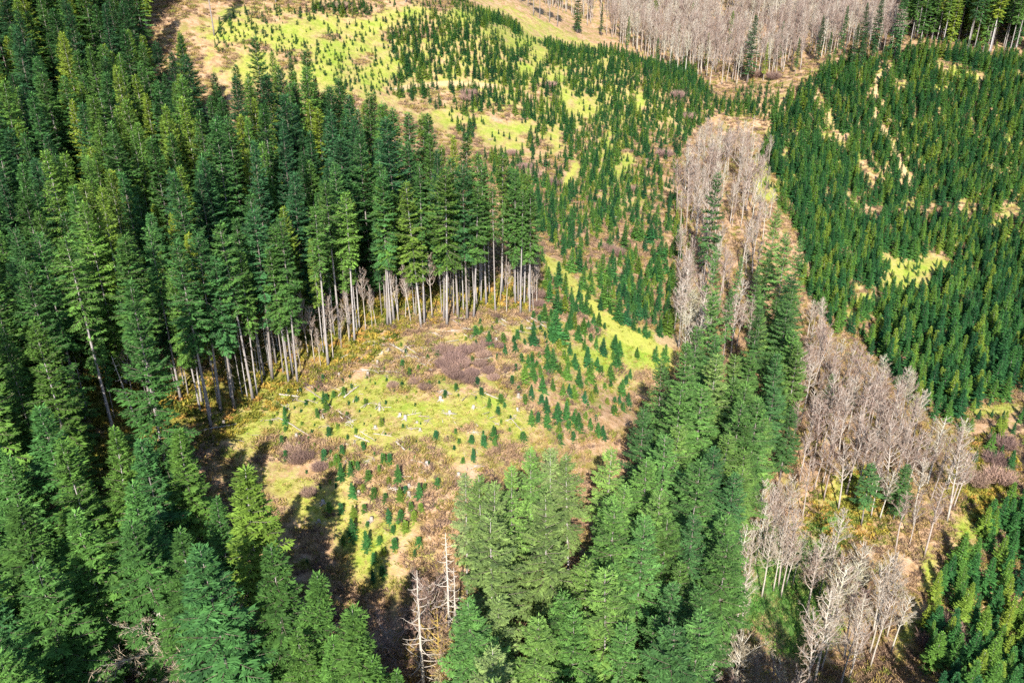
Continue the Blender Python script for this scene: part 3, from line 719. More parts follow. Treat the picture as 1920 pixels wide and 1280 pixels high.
# ---- bare deciduous trees
BTS = [  # tip polygon, spacing, (Hmin,Hmax), tint mean, region
 ([(1262,320),(1290,270),(1335,215),(1410,222),(1448,255),(1438,330),(1428,470),(1450,560),(1385,600),(1300,600),(1285,480),(1270,400)], 4.7, (12, 19), .4, "upper gully"),
 ([(1500,650),(1545,590),(1620,650),(1700,700),(1745,770),(1805,795),(1815,840),(1800,905),(1715,960),(1650,870),(1560,860),(1510,890),(1485,760)], 4.0, (15, 19), .35, "valley grove"),
 ([(1440,890),(1525,890),(1500,1000),(1400,1080),(1335,1140),(1360,1060),(1400,970)], 4.0, (14, 17), .6, "valley edge"),
 ([(1505,1010),(1590,975),(1700,1030),(1690,1090),(1640,1160),(1560,1200),(1510,1110)], 4.9, (16, 20), .55, "lower valley"),
 ([(1330,1190),(1440,1230),(1560,1230),(1560,1500),(1330,1500)], 5.0, (12, 15), .6, "valley floor"),
 ([(1270,470),(1330,560),(1320,640),(1270,620),(1290,560)], 4.5, (12, 15), .7, "upper gully"),
 ([(1530,530),(1570,560),(1560,650),(1520,610)], 5.0, (10, 13), .4, "valley grove"),
]
for poly, sp, (h0, h1), tm, reg in BTS:
    x, y = poisson(20, 200, 50, 360, sp, 21 + int(sp * 10) + int(poly[0][0]) % 7)
    H = rng.uniform(h0 - 2, h1 + .5, len(x)); u, v, d = project(x, y, hgt(x, y) + H)
    gapn = fbm(x / 7 + 31, y / 11, 3) > (.40 if 'gully' in reg else .34)
    uj = u + rng.normal(0, 9, len(x))
    for i in np.nonzero(inside(poly, uj, v) & gapn & far_from(x, y, occupied, 3.0))[0]:
        rec("bare_tree", "BARE", int(rng.integers(5)), x[i], y[i], H[i], np.clip(rng.normal(tm, .2), 0, 1), reg, rng.uniform(.9, 1.25))
# named pale ones that stand out
for (u, v, H, tv) in [(1665,665,17,.85),(1695,685,17,.85),(1714,690,18,.6),(1735,725,16,.7),(1770,785,18,.8),(1810,785,18,.75),(1672,875,14,.8),(1815,835,20,.6),(1540,1005,19,.7),(1580,955,17,.7),(1680,1030,19,.6),(1690,1035,19,.6),(1670,1050,18,.6),(1700,1110,15,.75),(1620,1040,16,.95)]:
    p = drop(u, v, H)
    if p: rec("bare_tree", "BARE", int(rng.integers(5)), p[0], p[1], H, tv, "valley grove", 1.15, True)
# edge understorey: thin bare trees in front of the old stand
for (u, v) in [(602,692),(590,680),(625,675),(640,655),(686,620),(698,616),(705,612),(578,668),(566,700),(771,609),(760,600),(748,606),(655,640),(610,650),(780,596),(810,600),(950,590),(1000,585),(1006,575),(240,700),(250,760),(280,745)]:
    p = drop(u, v)
    if p: rec("bare_tree", "BARE", int(rng.integers(5)), p[0], p[1], rng.uniform(8, 15), .45, "stand edge", .8, True)
# far bare forest
for (u, v, H) in [(1180,30,17),(1275,45,16),(1330,60,18),(1375,20,22),(1470,40,18),(1500,70,16),(1545,30,20),(1590,10,22),(1610,45,20),(1440,80,17),(1260,95,13),(1235,70,14),(1300,5,18),(1130,5,18),(1560,60,18),(1625,55,18)]:
    p = drop(u, v, H)
    if p: rec("tall_conifer", "FIR", int(rng.integers(6)), p[0], p[1], H, .2, "far stand", .8, True)
x, y = poisson(5, 215, 385, 560, 4.6, 31)
ub, vb, _ = project(x, y, hgt(x, y))
front = np.interp(ub, [980, 1060, 1150, 1250, 1330, 1450, 1570, 1640, 1700], [0, 25, 78, 128, 160, 160, 135, 118, 100])
okf = (vb < front + 2) & (ub > 985) & (ub < 1690) & (x < 208)
okf &= ~((ub > 1660) & (rng.random(len(x)) < .6))
nzf = fbm(x / 14, y / 14, 3); okf &= nzf > .36
H = rng.uniform(12, 19, len(x)) + nzf * 5
for i in np.nonzero(okf & far_from(x, y, occupied, 2.6))[0]:
    rec("bare_tree", "BARE", int(rng.integers(5)), x[i], y[i], H[i], np.clip(rng.normal(.25 if vb[i] > 0 else .2, .15) + (.35 if ub[i] < 1100 else 0), 0, 1), "far grove", rng.uniform(.9, 1.2))

# ---- young conifers
PLANTED = [  # clearing, read off one by one: u, v of base, height m
 (607,756,2.6),(598,728,.8),(612,775,3.6),(536,797,3.2)]
Z1 = [(185,740,90),(65,785,60),(105,740,50),(40,840,60),(220,520,44),(340,510,60),(280,685,44),(345,705,40),(395,645,64),(480,595,44),(510,755,112),(490,515,44),(597,600,96),(675,570,80),(567,400,80),(757,410,50),
 (775,540,100),(850,480,60),(835,372,40),(1005,372,30),(1175,290,38),(1200,408,44),(1350,468,70),(1360,258,90),(1430,355,96),(1515,278,56),(1445,435,40),(1395,135,60),(1345,60,50),(1460,200,28),(1612,192,70),(1590,122,36),(1710,160,80),
 (1755,50,50),(1650,60,30),(1425,38,30),(1630,450,64),(1780,385,40),(1725,435,44),(1785,552,84),(1890,488,60),(1495,528,40),(1170,520,30),(1278,512,34),(1085,435,36),(1038,412,24),(993,485,28),(990,635,76),(903,605,70),(822,640,52),
 (1193,640,50),(1300,612,38),(1400,578,36),(1487,655,44),(1098,675,28),(930,720,38),(805,758,68),(1040,755,30),(975,842,34),(1152,855,110),(893,925,66),(810,980,60),(625,950,110),(710,880,66),(352,848,52),(480,850,30),(455,925,56),
 (345,955,38),(425,1005,56),(155,1035,120),(190,905,66),(255,998,24),(480,1060,54),(1362,860,46),(1187,935,34),(1540,838,22),(1888,920,44),(1690,978,110),(1810,975,44),(1495,1010,36),(1873,1095,42),(1480,1182,44),(1628,1232,36),(1748,1165,20),
 (1090,1008,22),(195,1180,80),(335,1070,50),(575,1190,84),(645,1130,60),(700,1070,40),(765,1160,90),(710,1230,90),(978,1110,80),(860,1280,110),(1170,1235,90),(1235,1230,84),(1080,1160,50),(640,1270,70),(330,950,40),(1430,1085,22)]
for (a, b, hp) in Z1: PLANTED.append((500 + a / 5.333, 640 + b / 5.333, hp / 5.333 / 9.6))
Z3 = [(75,190,70),(405,195,80),(515,250,84),(545,370,120),(630,335,110),(690,280,70),(460,260,50),(740,115,60),(560,150,80),(915,235,76),(965,230,80),(875,310,60),(780,380,80),(1040,385,130),(955,415,60),(740,470,56),(650,515,110),(830,530,84),
 (925,555,70),(1055,555,110),(1100,490,56),(1215,520,110),(1265,465,60),(1370,445,80),(1155,365,26),(1180,190,36),(1300,235,30),(1515,115,36),(1560,55,40),(1590,220,44),(1665,50,60),(1680,200,90),(370,450,34),(505,445,36),(445,645,90),(550,665,84),
 (655,700,110),(645,870,150),(750,645,70),(775,765,44),(960,725,110),(1060,710,84),(1150,650,80),(1175,720,80),(1235,650,70),(1100,820,90),(995,830,60),(875,920,64),(1010,960,90),(915,1010,66),(830,1070,84),(770,960,150),(570,930,70),
 (1215,950,80),(455,400,36),(250,310,30),(190,90,36),(820,1240,110),(905,1200,90),(1180,1040,60),(260,1100,40)]
for (a, b, hp) in Z3: PLANTED.append((520 + a / 4.571, 820 + b / 4.571, hp / 4.571 / 6.6))
Z2 = [(70,150,24),(320,45,50),(485,40,50),(280,165,90),(335,135,64),(440,100,44),(205,175,36),(180,210,36),(280,262,56),(412,270,120),(455,300,40),(550,230,80),(575,350,90),(690,200,80),(735,115,60),(660,240,60),(672,335,90),(765,240,40),(857,120,90),
 (850,250,100),(925,110,50),(970,175,50),(1010,90,80),(1030,215,80),(985,250,44),(1095,205,180),(1175,185,90),(1110,295,70),(1170,275,44),(1215,355,90),(1300,215,90),(1355,130,100),(1425,210,60),(1365,300,84),(1480,290,90),(1550,345,120),(1490,160,60),
 (1565,90,40),(1240,80,80),(1200,85,80),(1460,60,60),(1515,60,80),(185,335,40),(245,445,60),(490,405,44),(130,500,50),(735,430,64),(845,400,60),(910,380,44),(890,475,50),(680,500,50),(640,635,60),(295,660,80),(80,700,64),(335,745,64),(707,735,50),
 (410,885,96),(525,830,80),(565,880,50),(500,945,76),(105,780,30),(280,795,30),(625,1000,36),(530,1040,40),(132,1088,34),(75,1130,44),(352,1150,40),(615,1130,40),(232,1240,70),(355,1265,100),(455,1200,130),(470,1265,60),(110,1240,50),(750,1220,80),
 (990,380,100),(1045,510,160),(990,520,100),(840,460,90),(805,480,90),(850,600,130),(765,640,140),(925,570,90),(1185,600,130),(1115,540,80),(1160,400,70),(1200,460,80),(1270,490,110),(1400,480,150),(1490,500,90),(1310,670,140),(1420,620,150),(1625,590,110),
 (1530,550,70),(1665,310,90),(1715,350,90),(1690,480,120),(1650,390,70),(1890,370,50),(1820,580,70),(1780,640,70),(1740,770,130),(945,720,120),(1150,780,110),(1210,760,90),(1260,790,100),(1050,700,90),(985,930,130),(935,860,80),(830,800,110),(770,840,76),
 (830,1040,110),(900,1020,80),(990,1080,120),(1090,1040,160),(1180,1030,170),(1195,860,60),(1255,1070,110),(1310,1130,150),(1205,1110,70),(1365,820,90),(1430,820,80),(1475,745,76),(1400,900,44),(1375,1000,60),(1420,1100,90),(1500,1160,110),(1545,1180,100),
 (1275,960,50),(1520,890,34),(1590,840,50),(1660,950,76),(1715,860,80),(1750,910,70),(1800,870,110),(1110,1180,120),(1250,1210,80),(1625,670,50),(1565,700,50),(1480,1010,50),(1665,830,50),(1120,1240,80)]
for (a, b, hp) in Z2: PLANTED.append((840 + a / 5.333, 600 + b / 5.333, hp / 5.333 / 6.9))
Z4 = [(325,865,110),(215,845,50),(270,890,56),(390,835,56),(440,1055,190),(210,1105,100),(715,990,100),(660,1070,90),(570,935,80),(620,935,100),(535,1040,100),(390,1070,80),(860,915,90),(925,940,34),(815,930,90),(1250,1230,60),(1530,1260,100),(1430,1280,90),
 (1070,1210,84),(1025,1180,100),(1215,960,70),(1270,990,36),(1330,1020,100),(1370,1030,40),(1470,1010,100),(1540,990,150),(1420,930,110),(1395,845,64),(1265,860,110),(1150,900,130),(1220,880,80),(1065,860,140),(980,790,60),(945,730,180),(880,760,80),(740,800,110),
 (790,800,60),(695,780,110),(640,790,90),(605,750,90),(670,650,90),(800,600,110),(760,640,70),(1060,650,100),(1110,600,120),(1180,570,100),(1215,690,120),(1270,700,110),(1390,740,130),(1465,760,90),(1560,710,70),(1480,640,110),(1640,610,90),(1700,620,80),
 (1600,500,90),(1690,490,80),(1540,400,90),(1440,440,110),(1480,480,110),(1370,440,120),(1260,400,100),(900,480,170),(1010,460,140),(955,520,60),(780,470,80),(710,540,130),(735,350,60),(670,370,130),(590,380,140),(520,330,80),(530,600,130),(460,500,140),(350,540,110),
 (370,470,90),(300,630,64),(370,690,130),(440,560,90),(450,800,150),(520,780,110),(750,130,80),(975,160,100),(1120,150,140),(1240,70,130),(1385,90,110),(1330,170,90),(1195,300,90),(1480,270,150),(1530,210,80),(1610,220,110),(1690,240,80),(1110,240,60)]
for (a, b, hp) in Z4: PLANTED.append((960 + a / 5.333, 440 + b / 5.333, hp / 5.333 / 5.6))
planted_px = np.array([(a, b) for a, b, _ in PLANTED])
for (u, v, h) in PLANTED:
    p = drop(u, v)
    if p is None: continue
    h = max(.6, h * (1.0 if u < 960 else 1.12)) * p[1] / 140
    if v < 640: h *= .9
    small = h < 2.3
    rec("young_conifer", "SAP" if small else "YOUNG", int(rng.integers(3 if small else 5)), p[0], p[1], h, np.clip(rng.normal(.5, .25), 0, 1), "clearing", rng.uniform(1.05, 1.4), True)
YR = [  # base polygon, spacing, height range, tint, region, gap noise, respect-gaps
 ([(1425,290),(1450,232),(1475,190),(1560,125),(1640,112),(1740,92),(1850,110),(1990,118),(1990,545),(1900,548),(1780,545),(1640,585),(1600,620),(1560,600),(1535,560),(1490,430),(1455,380),(1432,345),(1425,320)], 2.5, (4.2, 8.6), .5, "steep hillside", .35),
 ([(860,-40),(1000,-30),(1092,14),(1178,68),(1290,120),(1340,190),(1465,195),(1445,228),(1340,215),(1290,262),(1262,350),(1285,430),(1296,480),(1200,450),(1120,440),(1010,440),(940,370),(890,300),(820,205),(735,180),(715,110),(600,45),(560,15),(700,12),(850,40)], 2.3, (2.2, 5.8), .45, "open hillside", .20),
 ([(1010,430),(1120,430),(1200,450),(1290,470),(1285,540),(1275,620),(1200,600),(1130,560),(1090,520),(1040,480)], 2.5, (2.4, 5.4), .5, "open hillside", .28),
 ([(1010,470),(1040,520),(1090,580),(1120,620),(1080,640),(1030,600),(1015,540)], 2.9, (2.2, 4.2), .5, "open hillside", .40),
 ([(1000,640),(1080,650),(1160,700),(1200,760),(1150,830),(1000,825),(990,730)], 3.2, (1.4, 3.2), .6, "clearing", .50),
 ([(400,60),(430,20),(560,15),(600,45),(715,110),(735,180),(640,170),(560,120),(480,100),(400,110)], 2.2, (.9, 3.0), .45, "upper meadow", .40),
 ([(720,6),(900,4),(955,8),(900,60),(800,40)], 2.4, (1.3, 3.4), .45, "upper meadow", .38),
 ([(1640,590),(1780,548),(1900,548),(1990,560),(1990,720),(1900,745),(1830,780),(1760,800),(1700,760),(1660,690),(1640,650)], 3.2, (6, 10.5), .45, "valley shoulder", .28),
 ([(1740,1290),(1725,1180),(1760,1100),(1810,1030),(1860,980),(1900,930),(2000,900),(2100,1400),(1740,1500)], 3.4, (5.5, 9.5), .5, "near slope", .24),
 ([(1850,780),(1960,770),(1960,900),(1880,900),(1850,850)], 4.0, (3, 6), .45, "valley shoulder", .44),
 ([(1490,490),(1520,520),(1560,600),(1600,620),(1650,650),(1670,720),(1620,650),(1560,620),(1515,570)], 3.2, (4, 8), .45, "valley shoulder", .36),
 ([(1740,760),(1850,770),(1860,900),(1820,960),(1790,920),(1830,840)], 4.4, (3, 6), .45, "valley shoulder", .45),
 ([(1370,150),(1500,165),(1470,195),(1380,190)], 4.0, (2.5, 5), .4, "open hillside", .5),
]
for k, (poly, sp, (h0, h1), tm, reg, gapf) in enumerate(YR):
    us = [a for a, b in poly]; vs_ = [b for a, b in poly]
    x, y = poisson(-120, 270, 70, 420, sp, 50 + k)
    z = hgt(x, y); u, v, d = project(x, y, z)
    g, me_, mo_, so_, rd_ = cover(x, y, z)
    nz = fbm(x / 9 + 5, y / 9 + 77, 3)
    grassy = blobs(GRASS, u, v) - .35
    ok = inside(poly, u, v) & (so_ < .25) & (rd_ < .2) & (blobs([b for b in BROWN if b[1] > 170], u, v) * (.8 if "hillside" in reg else 0) < rng.uniform(.1, 1.0, len(x)))
    thr = np.where(grassy > .25, .32 if reg != "upper meadow" else .85, 1.0)
    ok &= rng.random(len(x)) < thr
    ok &= nz > gapf * .82 + rng.normal(0, .05, len(x))
    ok &= far_from(x, y, occupied, sp * .62)
    H = (h0 + (h1 - h0) * rng.random(len(x)) ** 1.2) * np.where(grassy > .25, .5 if reg != "upper meadow" else .85, 1.0)
    for i in np.nonzero(ok)[0]:
        small = H[i] < 2.3
        rec("young_conifer", "SAP" if small else "YOUNG", int(rng.integers(3 if small else 5)), x[i], y[i], H[i], np.clip(rng.normal(tm, .25), 0, 1), reg, rng.uniform(.85, 1.2))

# ---- what becomes an individual, what joins a mass
VAR = {"FIR": (FIR, 33.), "EDGE": (EDGE, 33.), "LAYER": (LAYER, 27.), "YOUNG": (YOUNG, 8.), "SAP": (SAP, 2.), "BARE": (BARE, 18.)}
WHERE = {"edge": "on the clearing's edge", "old stand": "in the old stand", "near stand": "below the clearing", "lower stand": "in the valleyside stand", "far stand": "in the far stand",
         "ridge top": "on the ridge top", "upper gully": "in the upper gully", "valley grove": "in the valley grove", "valley edge": "along the valley edge", "lower valley": "in the lower valley", "valley floor": "on the valley floor",
         "stand edge": "at the stand's foot", "far grove": "in the far grove", "clearing": "in the mossy clearing", "steep hillside": "on the steep hillside", "open hillside": "on the open hillside", "upper meadow": "on the upper meadow",
         "valley shoulder": "on the valley shoulder", "near slope": "on the near slope"}
def colour_word(kind, t):
    if kind == "bare_tree": return "pinkish tan" if t < .33 else "pale tan" if t < .66 else "greyish white" if t < .85 else "mossy pale"
    if kind == "layered_conifer": return "dull green" if t < .35 else "mid green" if t < .6 else "light green" if t < .82 else "pale grey-green"
    return "dark blue-green" if t < .3 else "dark green" if t < .5 else "mid green" if t < .7 else "olive green"
MASSN = {"tall_conifer": ("tall_conifer_mass", "remaining tall dark conifers standing behind and between the nearer ones", "conifers"),
         "layered_conifer": ("layered_conifer_mass", "remaining pale tiered conifers hidden among the nearer ones", "conifers"),
         "young_conifer": ("young_conifer_plantation", "thousands of young planted conifers covering the far hillsides", "young conifers"),
         "bare_tree": ("bare_tree_mass", "remaining leafless pinkish trees of the far grove", "bare trees")}
proto = {}
for kind in ("tall_conifer", "layered_conifer", "young_conifer", "bare_tree"):
    R_ = [r for r in records if r["kind"] == kind]
    for r in R_:
        u, v, d = project(r["x"], r["y"], r["z"] + r["H"]); ub, vb, db_ = project(r["x"], r["y"], r["z"])
        r["u"], r["v"], r["ub"], r["vb"] = float(u), float(v), float(ub), float(vb)
        hp = abs(vb - v); 
        vis = (-20 < u < 1940 or -10 < ub < 1930) and v < 1262 and vb > 12 and d > 0
        r["score"] = (hp if vis else 0) * (3 if r["force"] and vis else 1)
        if kind in ("young_conifer",) and r["region"] == "clearing" : r["score"] *= 5
    R_.sort(key=lambda r: -r["score"])
    cap = 290
    solo = [r for r in R_[:cap] if r["score"] > 0]; mass = R_[len(solo):]
    # distance from the eye: keep very near out-of-frame ones in the mass too (their shadows count)
    for r in solo:
        meshes, H0_ = VAR[r["var"]]; s = r["H"] / H0_
        cw = colour_word(kind, r["t"])
        big = "tall" if r["H"] > 31 else "mid-sized" if r["H"] > 24 else ""
        if kind == "young_conifer": big = "tiny" if r["H"] < 1.6 else "small" if r["H"] < 3.2 else "young"
        noun = {"tall_conifer": "bare-trunked conifer" if r["var"] == "EDGE" else "conifer", "layered_conifer": "tiered conifer", "young_conifer": "conifer", "bare_tree": "leafless tree"}[kind]
        pre = " ".join(w for w in (big, cw, noun, WHERE[r["region"]]) if w)
        uu, vv, tn = r["u"], r["v"], "tip"
        if not (0 <= uu <= 1920 and 0 <= vv <= 1280): uu, vv, tn = min(max(r["ub"], 0), 1920), min(max(r["vb"], 0), 1280), "foot"
        lab = uniq(pre, uu, vv, tn)
        parts = ("trunk", "crown", "limbs") if kind in ("tall_conifer", "layered_conifer") else ("trunk", "crown") if kind == "young_conifer" else ("trunk", "limbs", "twigs")
        o = put(kind, meshes[r["ix"]], r["x"], r["y"], r["z"], s, float(rng.uniform(0, 6.28)), r["t"], lab, {"bare_tree": "bare tree", "young_conifer": "young conifer"}.get(kind, "conifer"),
                {"tall_conifer": "tall conifers of the dark stands", "layered_conifer": "tiered conifers beside the valley", "young_conifer": "young planted conifers", "bare_tree": "leafless trees"}[kind],
                tilt=(float(rng.normal(0, .022)), float(rng.normal(0, .022))), parts=parts, sxy=s * r["rxy"])
        proto.setdefault((r["var"], r["ix"]), list(o.children))
    # any variant without an individual yet: promote one from the mass
    keys = []
    for vn in sorted({r["var"] for r in R_}):
        for ix in range(len(VAR[vn][0])):
            if (vn, ix) in proto: keys.append((vn, ix))
    mass = [r for r in mass if (r["var"], r["ix"]) in proto]
    if mass:
        nm, lb, ct = MASSN[kind]
        instancer(nm, [(r["x"], r["y"], r["z"] - .1) for r in mass], rng.uniform(0, 6.28, len(mass)),
                  np.array([(r["H"] / VAR[r["var"]][1] * r["rxy"],) * 2 + (r["H"] / VAR[r["var"]][1],) for r in mass]),
                  [keys.index((r["var"], r["ix"])) for r in mass], [proto[k] for k in keys], (0, 1) if kind != "bare_tree" else (0, .85), lb, ct)
    print("KIND", kind, "solo", len(solo), "mass", len(mass))

# ------------------------------------------------------------------ special trees
def special(name, meshes, u, v, H, H0_, tv, label, cat, parts, rz=0., tip=True, w=1., tilt=(0, 0)):
    p = drop(u, v, H if tip else 0)
    if not p: return
    occupied.append(p[:2])
    return put(name, meshes, *p, H / H0_, rz, tv, label, cat, None, tilt, parts, sxy=H / H0_ * w)
BP = ("trunk", "limbs", "twigs")
special("bare_maple", MAPLE[0], 275, 1150, 17, 17, .7, "big spreading bare maple with pale grey limbs at the photo's bottom", "bare tree", BP, .3, w=1.25)
special("bare_maple", MAPLE[1], 430, 1120, 16, 17, .5, "bare spreading maple with brownish limbs between the near conifers", "bare tree", BP, 1.2, w=.8)
special("bare_maple", MAPLE[1], 400, 395, 17, 17, .1, "reddish brown bare tree wedged inside the dark old stand", "bare tree", BP, 2.2, w=.8)
special("mossy_maple", MOSSY[0], 820, 1150, 14, 15, .3, "orange-mossed bare maple beside the dead standing trunk", "bare tree", BP, .5, w=.9)
special("mossy_maple", MOSSY[0], 850, 1190, 12, 15, .9, "golden mossy bare maple touching the lower stand's corner", "bare tree", BP, 4.1, w=1.1)
special("bare_maple", MAPLE[0], 735, 1170, 11, 17, .1, "pinkish bare maple in the tree shade by the largest snag", "bare tree", BP, 3.1, w=1.1)
special("bare_maple", MAPLE[1], 800, 1085, 10, 17, .2, "low tan bare tree behind the largest snag", "bare tree", BP, 3.9, w=1.2)
special("mossy_maple", MOSSY[0], 765, 1200, 10, 15, .1, "smaller mossy bare maple below the dead standing trunk", "bare tree", BP, 2.5, w=.9)
special("bare_maple", MAPLE[0], 1300, 540, 13, 17, .95, "mossy yellowish bare tree where the grass road meets the gully", "bare tree", BP, 1.0, w=.9)
special("bare_maple", MAPLE[1], 1395, 1190, 12, 17, .8, "pale lichen-grey bare tree standing in the valley shade", "bare tree", BP, 1.7, w=.9)
special("dead_snag", SNAG[0], 780, 1070, 24, 26, .6, "bleached dead conifer with drooping bare branches, largest snag", "dead tree", ("trunk",) + ("branch",) * 60, .4)
special("dead_snag", SNAG[1], 836, 1000, 22, 24, .9, "slim bleached dead conifer against the lower stand's corner", "dead tree", ("trunk",) + ("branch",) * 60, 1.4)
special("dead_snag", SNAG[1], 850, 1065, 20, 24, .5, "thin dead conifer with mossy stubs behind the largest snag", "dead tree", ("trunk",) + ("branch",) * 60, 2.4)
special("dead_snag", SNAG[2], 262, 805, 14, 14, .8, "leaning dead pole with a fan of twigs before the dark stand", "dead tree", ("trunk",) + ("branch",) * 60, .2, tip=False, tilt=(0, -.12))
special("dead_snag", SNAG[2], 1415, 215, 12, 14, .9, "pale dead spike rising at the head of the upper gully", "dead tree", ("trunk",) + ("branch",) * 60, .7)

# ------------------------------------------------------------------ logs, stumps
def log_mesh(seed, L, r0, r1, stubs=4):
    r = np.random.default_rng(seed); b = MB(); k = 8; t = np.linspace(0, 1, k)
    p = np.c_[L * t, np.cumsum(r.normal(0, .012 * L, k)), np.abs(r.normal(0, .04, k))]; b.tube(p, r0 + (r1 - r0) * t, 7)
    for i in range(stubs):
        q = p[int(r.integers(1, k - 1))]; a = r.uniform(.2, 2.9); b.tube([q, q + np.array([.3, math.cos(a) * .8, math.sin(a) * .8]) * r.uniform(.5, 1.2)], [.05, .015], 4)
    return b.mesh("fallen_log", M_LOG, True)
LOGS = [(338,818,445,797,.22,"long pale fallen log below the forest-edge trunks"),(732,646,812,690,.24,"long bleached log pointing down slope above the purple brush"),(752,662,815,694,.2,"pale log lying right beneath the longest bleached log"),
 (760,650,800,672,.14,"thin bleached pole parallel above the double logs"),(733,684,760,672,.28,"short thick grey log north of the mossy hummock"),(675,695,720,699,.16,"thin level pale log on the mossy slope"),(722,699,757,700,.12,"slender pole carrying on from the level pale log"),
 (645,747,675,727,.22,"pale straight log tilted up toward the forest edge"),(570,729,622,766,.16,"slim long log crossing the upper clearing"),(521,787,582,818,.18,"long weathered log crossing the grass above the brush"),(524,741,560,745,.25,"weathered grey slash log by the stand's foot"),
 (576,751,596,758,.14,"short broken pole near two round saplings"),(634,774,664,794,.16,"thin bleached pole in the middle of the clearing"),(650,800,662,806,.14,"stubby bleached chunk below the middle pole"),(665,818,694,832,.24,"short pale log above the brown brush belt"),
 (743,830,761,846,.28,"thick silvery log on the brightest grass"),(700,816,735,820,.13,"thin branchy pole on the bright grass"),(744,824,762,832,.1,"little grey stick above the thick silvery log"),(785,783,806,785,.12,"small white stick on the yellow grass"),(845,602,878,622,.2,"pale log at the forest edge below tall trunks"),
 (858,598,873,599,.3,"dark short log between two tall trunk feet"),(905,739,935,751,.18,"slim white log beside a round sapling in the clearing"),(958,788,980,810,.14,"thin pole near the pale conifers' tips"),(938,598,962,612,.2,"pale log beside a sapling under the stand corner"),(995,598,1025,618,.25,"broken slash logs at the stand's right corner"),
 (985,600,1005,616,.16,"narrow slash pole beside the broken slash logs"),(500,640,520,655,.15,"pole leaning in the undergrowth"),(870,628,884,640,.12,"small pole in the tan grass under the edge"),(1618,572,1624,588,.3,"grey log end on the bright hillside lawn"),(770,864,800,872,.15,"grey slash heap pole at the brush margin"),
 (786,880,800,905,.14,"upright tilted stick in the brown brush"),(610,690,680,650,.12,"thin dark pole lying along the stand's foot"),(640,700,700,655,.1,"second thin pole along the stand's foot"),(790,655,812,668,.1,"tiny pole above the purple brush"),(545,770,520,752,.1,"short stick pointing at the stand"),
 (760,783,790,775,.1,"grey twiggy stick amid bright grass"),(720,770,708,756,.1,"fine stick above the largest sapling"),(674,812,700,826,.12,"broken pole beside the short pale log"),(1630,935,1660,925,.1,"curly white branch on the mossy valley patch")]
for i, (u1, v1, u2, v2, rad, lab) in enumerate(LOGS):
    a = drop(u1, v1); b = drop(u2, v2)
    if not a or not b: continue
    L = math.dist(a, b)
    if L > 25: continue
    o = bpy.data.objects.new("fallen_log", log_mesh(500 + i, L, rad * .72, rad * .4)); col.objects.link(o)
    o.location = (a[0], a[1], a[2] + rad * .8); d = Vector((b[0] - a[0], b[1] - a[1], b[2] - a[2])); o.rotation_euler = d.to_track_quat('X', 'Z').to_euler()
    o["label"] = lab; o["category"] = "log"; o["group"] = "logs lying in the clearing"; o.color = (float(rng.uniform(.2, 1)), 0, 0, 1)
def stump_mesh(seed, roots):
    r = np.random.default_rng(seed); b = MB(); b.tube([[0, 0, -.2], [0, 0, .15], [0, 0, .55], [.03, 0, .8]], [.52, .42, .36, .34], 10)
    for i in range(roots): a = r.uniform(0, 6.28); b.tube([[0, 0, .2], [math.cos(a) * .7, math.sin(a) * .7, -.05], [math.cos(a) * 1.1, math.sin(a) * 1.1, -.15]], [.16, .1, .04], 5)
    return b.mesh("tree_stump", M_LOG, True)
ST = [stump_mesh(i, 6) for i in range(3)]
STUMPS = [(673,927),(697,979),(606,946),(598,978),(767,913),(767,930),(860,895),(704,805),(712,771),(788,809),(782,795),(717,663),(728,657),(690,705),(636,706),(708,682),(556,818),(760,785),(888,767),(970,770),(650,864),(420,795),(800,870),(972,745),(826,752),(750,780),(930,640),(1300,640-2),(843,775)]
for i, (u, v) in enumerate(STUMPS):
    p = drop(u, v)
    if not p: continue
    o = bpy.data.objects.new("tree_stump", ST[i % 3]); col.objects.link(o); o.location = p; s = float(rng.uniform(.5, .8)); o.scale = (s, s, s * float(rng.uniform(.7, 1.5))); o.rotation_euler = (0, 0, i * 1.3)
    o.color = (float(rng.uniform(.3, .9)), 0, 0, 1); o["label"] = uniq("weathered grey cut stump in the clearing", u, v, "foot"); o["category"] = "stump"; o["group"] = "stumps in the clearing"

# ------------------------------------------------------------------ shrubs
def shrub_mesh(seed, n_=260, R=1.5, Hh=1.6, m=None, wd=.05):
    r = np.random.default_rng(seed); b = MB()
    a = r.uniform(0, 6.28, n_); rr = R * .55 * np.sqrt(r.random(n_)); p = np.c_[np.cos(a) * rr, np.sin(a) * rr, np.zeros(n_)]
    ax = unit(np.c_[np.cos(a) * rr / R * 1.3 + r.normal(0, .22, n_), np.sin(a) * rr / R * 1.3 + r.normal(0, .22, n_), np.ones(n_)])
    L = Hh * r.uniform(.5, 1.1, n_); b.blades(p, ax, L, np.full(n_, wd), r.uniform(0, 3.1, n_), r.random(n_), mid=.3)
    q = p + ax * L[:, None] * .5
    for _ in range(3): b.blades(q, unit(ax + r.normal(0, .5, ax.shape)), L * r.uniform(.3, .6, n_), np.full(n_, wd * .8), r.uniform(0, 3.1, n_), r.random(n_), mid=.3)
    return b.mesh("bare_shrub", m or M_SHRUB)
SH = [shrub_mesh(700 + i) for i in range(3)]
